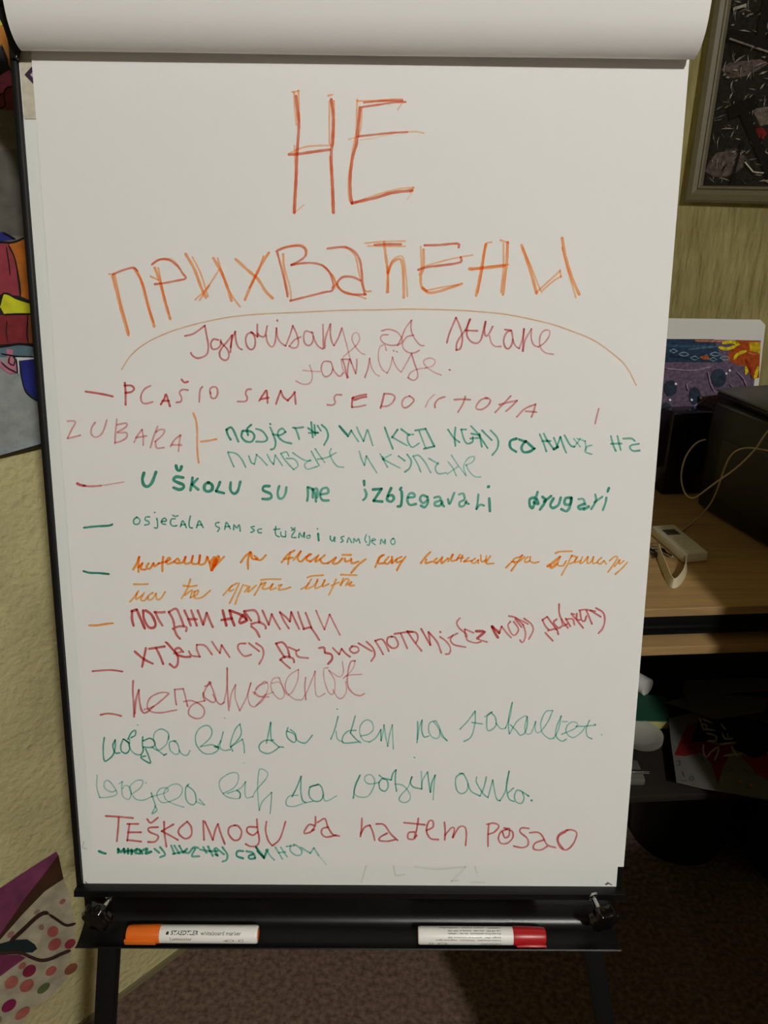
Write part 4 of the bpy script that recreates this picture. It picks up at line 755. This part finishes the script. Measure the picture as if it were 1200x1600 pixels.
tag(rl_, 'short white paper roll lying on the dark green folder', 'paper roll')
M_PLATE = mat('off_white_plate', (165, 162, 150), .4)
pcn = onS(1000, 1158, .0)
for i in range(4):
    pp = lathe('plate', pcn + Z * (.0015 + i * .0035), (0, 0, 1), [(0, .022), (.001, .030), (.004, .034), (.010, .047), (.011, .0485), (.0103, .0465), (.005, .034), (.0022, .029), (.0016, .002)], M_PLATE, None, seg=40)
    tag(pp, ('white plate lying %s of the stack of four on the lower shelf' % ('at the bottom', 'second from the bottom', 'second from the top', 'on top')[i]), 'plate', 'white plates on the lower shelf')
gx = thing('metal_stand', 'grey metal box with a bright chrome bar below the white plates', 'stand', onS(995, 1225))
a0 = onS(960, 1240, .0); a0.z = ZS
box('box_body', V3((a0.x, onS(1000, 1228).y, ZS)), V3((onS(1011, 1236).x - a0.x, 0, 0)), V3((0, .06, 0)), Z * .018, mat('grey_metal', (95, 92, 85), .5), gx, bevel=.004)
tube('bar', [onS(955, 1206, .022), onS(1014, 1206, .022)], .0042, M_CHROME, gx, smooth_path=False, seg=16)['label'] = 'chrome bar'
bc = V3((.735, 1.45, 0))
bn = thing('waste_bin', 'round black waste bin on the carpet under the desk', 'bin', bc)
lathe('bin_body', bc, (0, 0, 1), [(0, .105), (.003, .110), (.27, .130), (.272, .1265), (.01, .104), (.008, .01)], M_BLKP, bn, seg=48)
tube('rim', [bc + V3((math.cos(q * math.pi / 24) * .130, math.sin(q * math.pi / 24) * .130, .272)) for q in range(49)], .0035, M_BLKP, bn, smooth_path=False, seg=8)
fc = box('floor_case', V3((.90, 1.30, 0)), V3((.18, .05, 0)), V3((-.08, .36, 0)), Z * .29, M_BLKP, None, bevel=.006); tag(fc, 'black box shaped case on the floor under the right end of the desk', 'case')
fcb = tube('floor_cable', [onz(1158, 1322, .004), onz(1165, 1340, .004), onz(1180, 1360, .004), onz(1205, 1378, .004), onz(1240, 1385, .004)], .003, mat('dark_cable', (60, 55, 50), .5)); tag(fcb, 'thin dark cable lying on the carpet under the desk', 'cable')

# bookcase at the right, out of frame, added to keep the lamp off the right part of the desk
CB = V3((.60, .62, 0)); bcx = thing('shade_bookcase', 'unseen dark wooden shelving added to shade the right part of the desk', 'shade_bookcase', CB + V3((.3, -.1, 0)))
CW, CDp, CH = .62, .30, 1.50
c1 = V3((.985, .17, 0)); c2 = V3((-.17, .985, 0)); CB = V3((.77, .52, 0))
for nm, a0_, a1_, b0_, b1_, z0_, z1_ in (('side_panel', 0, .018, 0, CDp, 0, CH), ('side_panel', CW - .018, CW, 0, CDp, 0, CH), ('back_panel', .018, CW - .018, CDp - .008, CDp, .05, CH - .018),
     ('top_panel', .018, CW - .018, 0, CDp, CH - .018, CH), ('shelf', .018, CW - .018, 0, CDp - .008, .05, .068), ('shelf', .018, CW - .018, 0, CDp - .008, .42, .438), ('shelf', .018, CW - .018, 0, CDp - .008, .79, .808), ('shelf', .018, CW - .018, 0, CDp - .008, 1.14, 1.158)):
    box(nm, CB + c1 * a0_ + c2 * b0_ + Z * z0_, c1 * (a1_ - a0_), c2 * (b1_ - b0_), Z * (z1_ - z0_), M_WOODD, bcx)

# ------------------------------------------------------------------ framed picture on the right wall
fo = onR(1074, 315, .0); fr = thing('picture_frame', 'taupe framed dark collage picture hanging on the wall above the desk', 'picture', fo)
def FR(s, z, d=0): return fo + WB * s + Z * z + NR * d
FWd, FH = .62, .80
# mitred moulding: profile across the width (t) and out from the wall (d)
mp_ = [(0, .001), (0, .020), (.006, .024), (.020, .026), (.030, .020), (.034, .024), (.038, .022), (.040, .012), (.040, .001)]
cor = [(0, 0, 1, 1), (FWd, 0, -1, 1), (FWd, FH, -1, -1), (0, FH, 1, -1)]
for i in range(4):
    A_, B_ = cor[i], cor[(i + 1) % 4]; m_ = len(mp_)
    vs = [FR(A_[0] + A_[2] * t_, A_[1] + A_[3] * t_, d_) for t_, d_ in mp_] + [FR(B_[0] + B_[2] * t_, B_[1] + B_[3] * t_, d_) for t_, d_ in mp_]
    fs = [(j, (j + 1) % m_, m_ + (j + 1) % m_, m_ + j) for j in range(m_)] + [tuple(range(m_)), tuple(range(2 * m_ - 1, m_ - 1, -1))]
    mesh('moulding', vs, fs, M_FRAME, fr, False)
box('backing', FR(.038, .038, .002), WB * (FWd - .076), Z * (FH - .076), NR * .008, M_FRAMED, fr)
its = []
s0_ = FR(.04, .04, .0105)
def FM(x, y): return FR(.04 + x, .04 + y, .0102)
rnd = random.Random(11)
its.append(((34, 29, 28), [(0, 0), (.54, 0), (.54, .72), (0, .72)]))
def blob(c, cx, cy, rx, ry, rot=0, n=7):
    pts = []
    for q in range(n):
        a_ = 2 * math.pi * q / n; k2 = rnd.uniform(.6, 1.15); x, y = rx * k2 * math.cos(a_), ry * k2 * math.sin(a_)
        pts.append((min(.54, max(0, cx + x * math.cos(rot) - y * math.sin(rot))), min(.72, max(0, cy + x * math.sin(rot) + y * math.cos(rot)))))
    its.append((c, pts))
for i in range(46):
    g = rnd.choice([16, 22, 60, 78, 52]); blob((g + 6, g, g - 2), rnd.uniform(0, .54), rnd.uniform(0, .72), rnd.uniform(.012, .05), rnd.uniform(.008, .035), rnd.uniform(0, 3), 8)
blob((92, 80, 76), .05, .045, .055, .035, 0, 9); blob((96, 82, 78), .05, .26, .06, .02, .1, 9); blob((110, 98, 90), .13, .155, .05, .025, -.4, 4); blob((105, 22, 22), .165, .14, .03, .04, 0, 7); blob((120, 30, 28), .12, .115, .02, .018, 0, 6); blob((100, 20, 24), .19, .09, .025, .02, 0, 6)
for i in range(620):
    cx, cy, L_, an = rnd.uniform(.012, .52) * rnd.choice([1, .5]), rnd.uniform(.012, .70) * rnd.choice([1, .65]), rnd.uniform(.003, .017), rnd.uniform(0, 3.14); g = rnd.choice([130, 160, 105, 20, 90, 145])
    q = [(cx - L_ * math.cos(an), cy - L_ * math.sin(an)), (cx - L_ * math.sin(an) * .3, cy + L_ * .2), (cx + L_ * math.cos(an), cy + L_ * math.sin(an))]
    q = [(min(.535, max(.005, a)), min(.715, max(.005, b))) for a, b in q]
    its.append(((g, g - 8, g - 12), q + [(q[1][0] + .003, q[1][1] - .004)]))
def fst(c, wd, pts):
    a_, b_ = V3((*pts[0], 0)), V3((*pts[-1], 0)); d_ = (b_ - a_).normalized(); q = V3((-d_.y, d_.x, 0)) * wd / 2
    its.append((c, [tuple((a_ + q)[:2]), tuple((b_ + q)[:2]), tuple((b_ - q)[:2]), tuple((a_ - q)[:2])]))
fst((16, 14, 14), .018, [(.06, .19), (.17, .02)]); fst((16, 14, 14), .022, [(.01, .335), (.2, .27)]); fst((120, 110, 104), .004, [(.012, .325), (.12, .285)]); fst((18, 16, 16), .02, [(.085, .30), (.095, .60)]); fst((100, 92, 86), .004, [(.11, .33), (.115, .60)])
fst((14, 12, 12), .03, [(.04, .165), (.10, .185)]); fst((190, 182, 172), .003, [(.10, .055), (.125, .032)]); fst((190, 182, 172), .003, [(.125, .032), (.15, .03)]); fst((175, 168, 158), .006, [(.01, .385), (.04, .39)]); fst((16, 14, 14), .006, [(.085, .10), (.075, .005)])
paint('collage', its, FM, NR, M_PAINT2, fr, base=.0003, lay=.00001)['label'] = 'black, grey and red collage artwork'

# ------------------------------------------------------------------ painted canvas on the left wall
cv = thing('canvas_painting', 'colourful abstract canvas with black outlines on the left wall, above eye level', 'painting', onL(40, 700, 0))
def CV(x, y): return onL(x, y, .018)
q0 = onL(0, 715, .018); q1 = onL(62, 697, .018)
wd_ = WA; s1 = (q1 - K).dot(WA); z1 = q1.z; s0 = (q0 - K).dot(WA); zb = (q0.z + q1.z) / 2
sA = s1 - .06; sB = s0 + .65
def CP(s, z, d=.018): return K + WA * s + Z * z + NL * d
box('canvas_panel', CP(sA, zb, .0), WA * (sB - sA), Z * .95, NL * .018, mat('black_canvas_edge', (26, 24, 22), .7), cv)
BK = (22, 20, 22)
GA, GB = (112, 108, 102), (150, 155, 152)
it = [(GB, [(-60, 728), (-60, 540), (62, 540), (84, 640), (80, 688), (62, 693)][0:6]), ((120, 112, 100), [(-60, 170), (52, 160), (60, 380), (-60, 380)]),
      ((96, 92, 84), [(-60, 240), (54, 230), (62, 370), (-60, 365)]),
      ((188, 122, 50), [(-60, 30), (30, 45), (48, 118), (44, 128), (20, 118), (0, 70), (-60, 60)]),
      ((200, 196, 80), [(-60, -60), (10, -20), (14, 38), (0, 40), (-60, 20)]),
      ((196, 96, 138), [(-60, 128), (0, 118), (20, 105), (48, 122), (34, 134), (0, 146), (-60, 160)]),
      ((120, 50, 56), [(-60, 158), (0, 150), (10, 136), (48, 128), (52, 180), (30, 172), (-60, 170)]),
      ((40, 44, 120), [(-60, 352), (0, 362), (14, 366), (24, 374), (0, 377), (-60, 372)]),
      ((150, 58, 68), [(-60, 378), (0, 378), (12, 380), (24, 415), (30, 462), (0, 460), (-60, 455)]),
      ((190, 108, 36), [(12, 382), (40, 370), (60, 372), (66, 475), (48, 470), (32, 463), (26, 420)]),
      ((208, 206, 40), [(-60, 470), (0, 478), (5, 459), (20, 463), (50, 474), (66, 476), (66, 492), (50, 489), (6, 491), (0, 480), (-60, 490)]),
      ((132, 44, 48), [(-60, 494), (0, 492), (42, 492), (44, 536), (0, 538), (-60, 540)]), ((150, 84, 36), [(43, 492), (66, 492), (68, 536), (44, 536)]),
      ((96, 120, 132), [(-60, 542), (0, 540), (30, 538), (56, 543), (60, 552), (50, 557), (20, 556), (-60, 560)]),
      ((38, 44, 124), [(28, 562), (70, 558), (80, 640), (62, 628), (40, 612), (32, 590)]), ((225, 225, 220), [(24, 558), (68, 554), (68, 559), (30, 563), (29, 584), (25, 585)]),
      ((190, 120, 140), [(0, 562), (10, 570), (9, 545), (19, 546), (19, 560), (24, 562), (25, 582), (14, 584), (0, 574), (-40, 570)]), ((150, 158, 160), [(-60, 716), (0, 700), (62, 684), (62, 693), (-60, 728)])]
for wl, pts in ((3, [(-60, 375), (0, 378), (20, 378), (42, 369)]), (2.4, [(12, 382), (22, 405), (29, 440), (31, 462)]), (2.6, [(-10, 480), (5, 458), (25, 466), (50, 474)]), (2.4, [(4, 491), (30, 490), (60, 490)]), (3.4, [(-60, 545), (0, 541), (30, 537), (58, 541)]),
                (2.2, [(0, 552), (25, 556), (58, 557)]), (2.2, [(14, 556), (12, 566), (20, 570), (22, 560), (17, 554)]), (2.4, [(24, 560), (26, 584)]), (2.2, [(0, 565), (10, 574), (25, 582)]), (2, [(8, 385), (12, 410), (14, 430)]), (1.6, [(9, 500), (8, 520), (11, 534)]), (2, [(42, 492), (40, 520), (43, 535)]),
                (2.6, [(0, 70), (8, 90), (12, 108), (20, 112)]), (2.4, [(46, 122), (30, 132), (8, 138), (4, 152), (6, 165), (-6, 172)]), (2, [(2, 362), (22, 373)]), (2, [(28, 562), (32, 590), (40, 613), (64, 630)])):
    it.append((BK, wl, pts))
paint('painted_shapes', it, CV, NL, M_PAINT, cv)['label'] = 'orange, red, yellow and blue shapes outlined in black'

# ------------------------------------------------------------------ mural low on the left wall
mu = thing('wall_mural', 'magenta and white dotted shape painted low on the left wall', 'mural', onL(40, 1550, 0))
def ell(c, cx, cy, rx, ry, rot):
    r_ = math.radians(rot); return (c, [(cx + rx * math.cos(a_) * math.cos(r_) - ry * math.sin(a_) * math.sin(r_), cy + rx * math.cos(a_) * math.sin(r_) + ry * math.sin(a_) * math.cos(r_)) for a_ in [k2 * math.pi / 9 for k2 in range(18)]])
it = [((168, 158, 134), [(-70, 1500), (0, 1462), (60, 1400), (99, 1374), (108, 1398), (116, 1440), (118, 1455), (111, 1486), (104, 1530), (80, 1556), (50, 1575), (30, 1605), (-70, 1640)]),
      ((116, 54, 84), [(-70, 1424), (0, 1387), (50, 1354), (88, 1330), (91, 1337), (63, 1375), (39, 1405), (0, 1461), (-70, 1506)]),
      ((62, 36, 20), [(91, 1335), (99, 1373), (70, 1392), (35, 1428), (0, 1468), (-70, 1520), (-70, 1505), (0, 1460), (38, 1404), (62, 1374)]),
      ((24, 36, 38), [(-70, 1466), (0, 1474), (20, 1468), (42, 1467), (54, 1475), (58, 1482), (50, 1488), (30, 1488), (0, 1493), (-70, 1500)]),
      ((112, 44, 74), [(-70, 1500), (0, 1492), (30, 1491), (40, 1496), (20, 1510), (0, 1525), (-70, 1560)]),
      ((52, 30, 18), 6.5, [(16, 1470), (36, 1452), (55, 1434), (68, 1426), (76, 1427)]), ((52, 30, 18), 4.6, [(76, 1428), (88, 1436), (100, 1444), (108, 1445), (118, 1442)]),
      ((60, 36, 34), 5.5, [(-40, 1488), (0, 1489), (30, 1488), (48, 1495), (64, 1500), (80, 1497), (95, 1490), (110, 1484)])]
for (c, cx, cy, rx, ry) in (((190, 96, 86), 82, 1455, 8.5, 7.5), ((188, 92, 84), 85, 1475, 11, 7.5), ((150, 50, 62), 109, 1474, 9, 6), ((170, 100, 90), 97, 1408, 5, 3.2), ((150, 130, 112), 57, 1424, 5, 3), ((160, 120, 108), 16, 1459, 6, 4), ((158, 120, 104), 64, 1448, 4, 4),
        ((172, 104, 92), 34, 1508, 6.5, 4), ((138, 36, 66), 45, 1516, 11, 7.5), ((180, 92, 80), 79, 1516, 9, 5.5), ((150, 84, 62), 110, 1513, 11, 6), ((196, 112, 100), 17, 1534, 11, 8), ((186, 98, 86), 41, 1539, 11.5, 7.5), ((96, 112, 60), 67, 1543, 11, 5), ((140, 30, 76), 13, 1570, 12.5, 7), ((190, 106, 92), 34, 1582, 13, 6), ((150, 130, 100), -4, 1592, 6, 5)):
    it.append(ell(tuple(v * .9 for v in c), cx, cy, rx * 1.08, ry * 1.08, -38))
paint('mural_shapes', it, lambda x, y: onL(x, y, 0), NL, M_PAINT3, mu, base=.0006, lay=.0001)

# plain black chair at the right of the camera, below the frame, added to shade the carpet
ch = thing('shade_chair', 'unseen black chair with a low backrest, added to shade the carpet', 'chair', (.57, .1, 0))
box('seat', (.36, -.14, .43), (.42, 0, 0), (0, .42, 0), (0, 0, .045), M_RUB, ch, bevel=.012)
bk = [V3((.36, .30, .60)), V3((.78, .30, .60)), V3((.775, .335, .93)), V3((.365, .335, .93))]
prism('backrest', bk, V3((0, .025, 0)), M_RUB, ch, bevel=.008)
for x_ in (.375, .765):
    tube('leg', [(x_, .345, .011), (x_, .30, .44), (x_, .325, .66), (x_, .345, .90)], .010, M_BLKP, ch, step=.03, seg=10)
    tube('leg', [(x_, -.16, .011), (x_, -.13, .44)], .010, M_BLKP, ch, seg=10, smooth_path=False)
tube('stretcher', [(.375, .32, .25), (.765, .32, .25)], .007, M_BLKP, ch, smooth_path=False, seg=8)
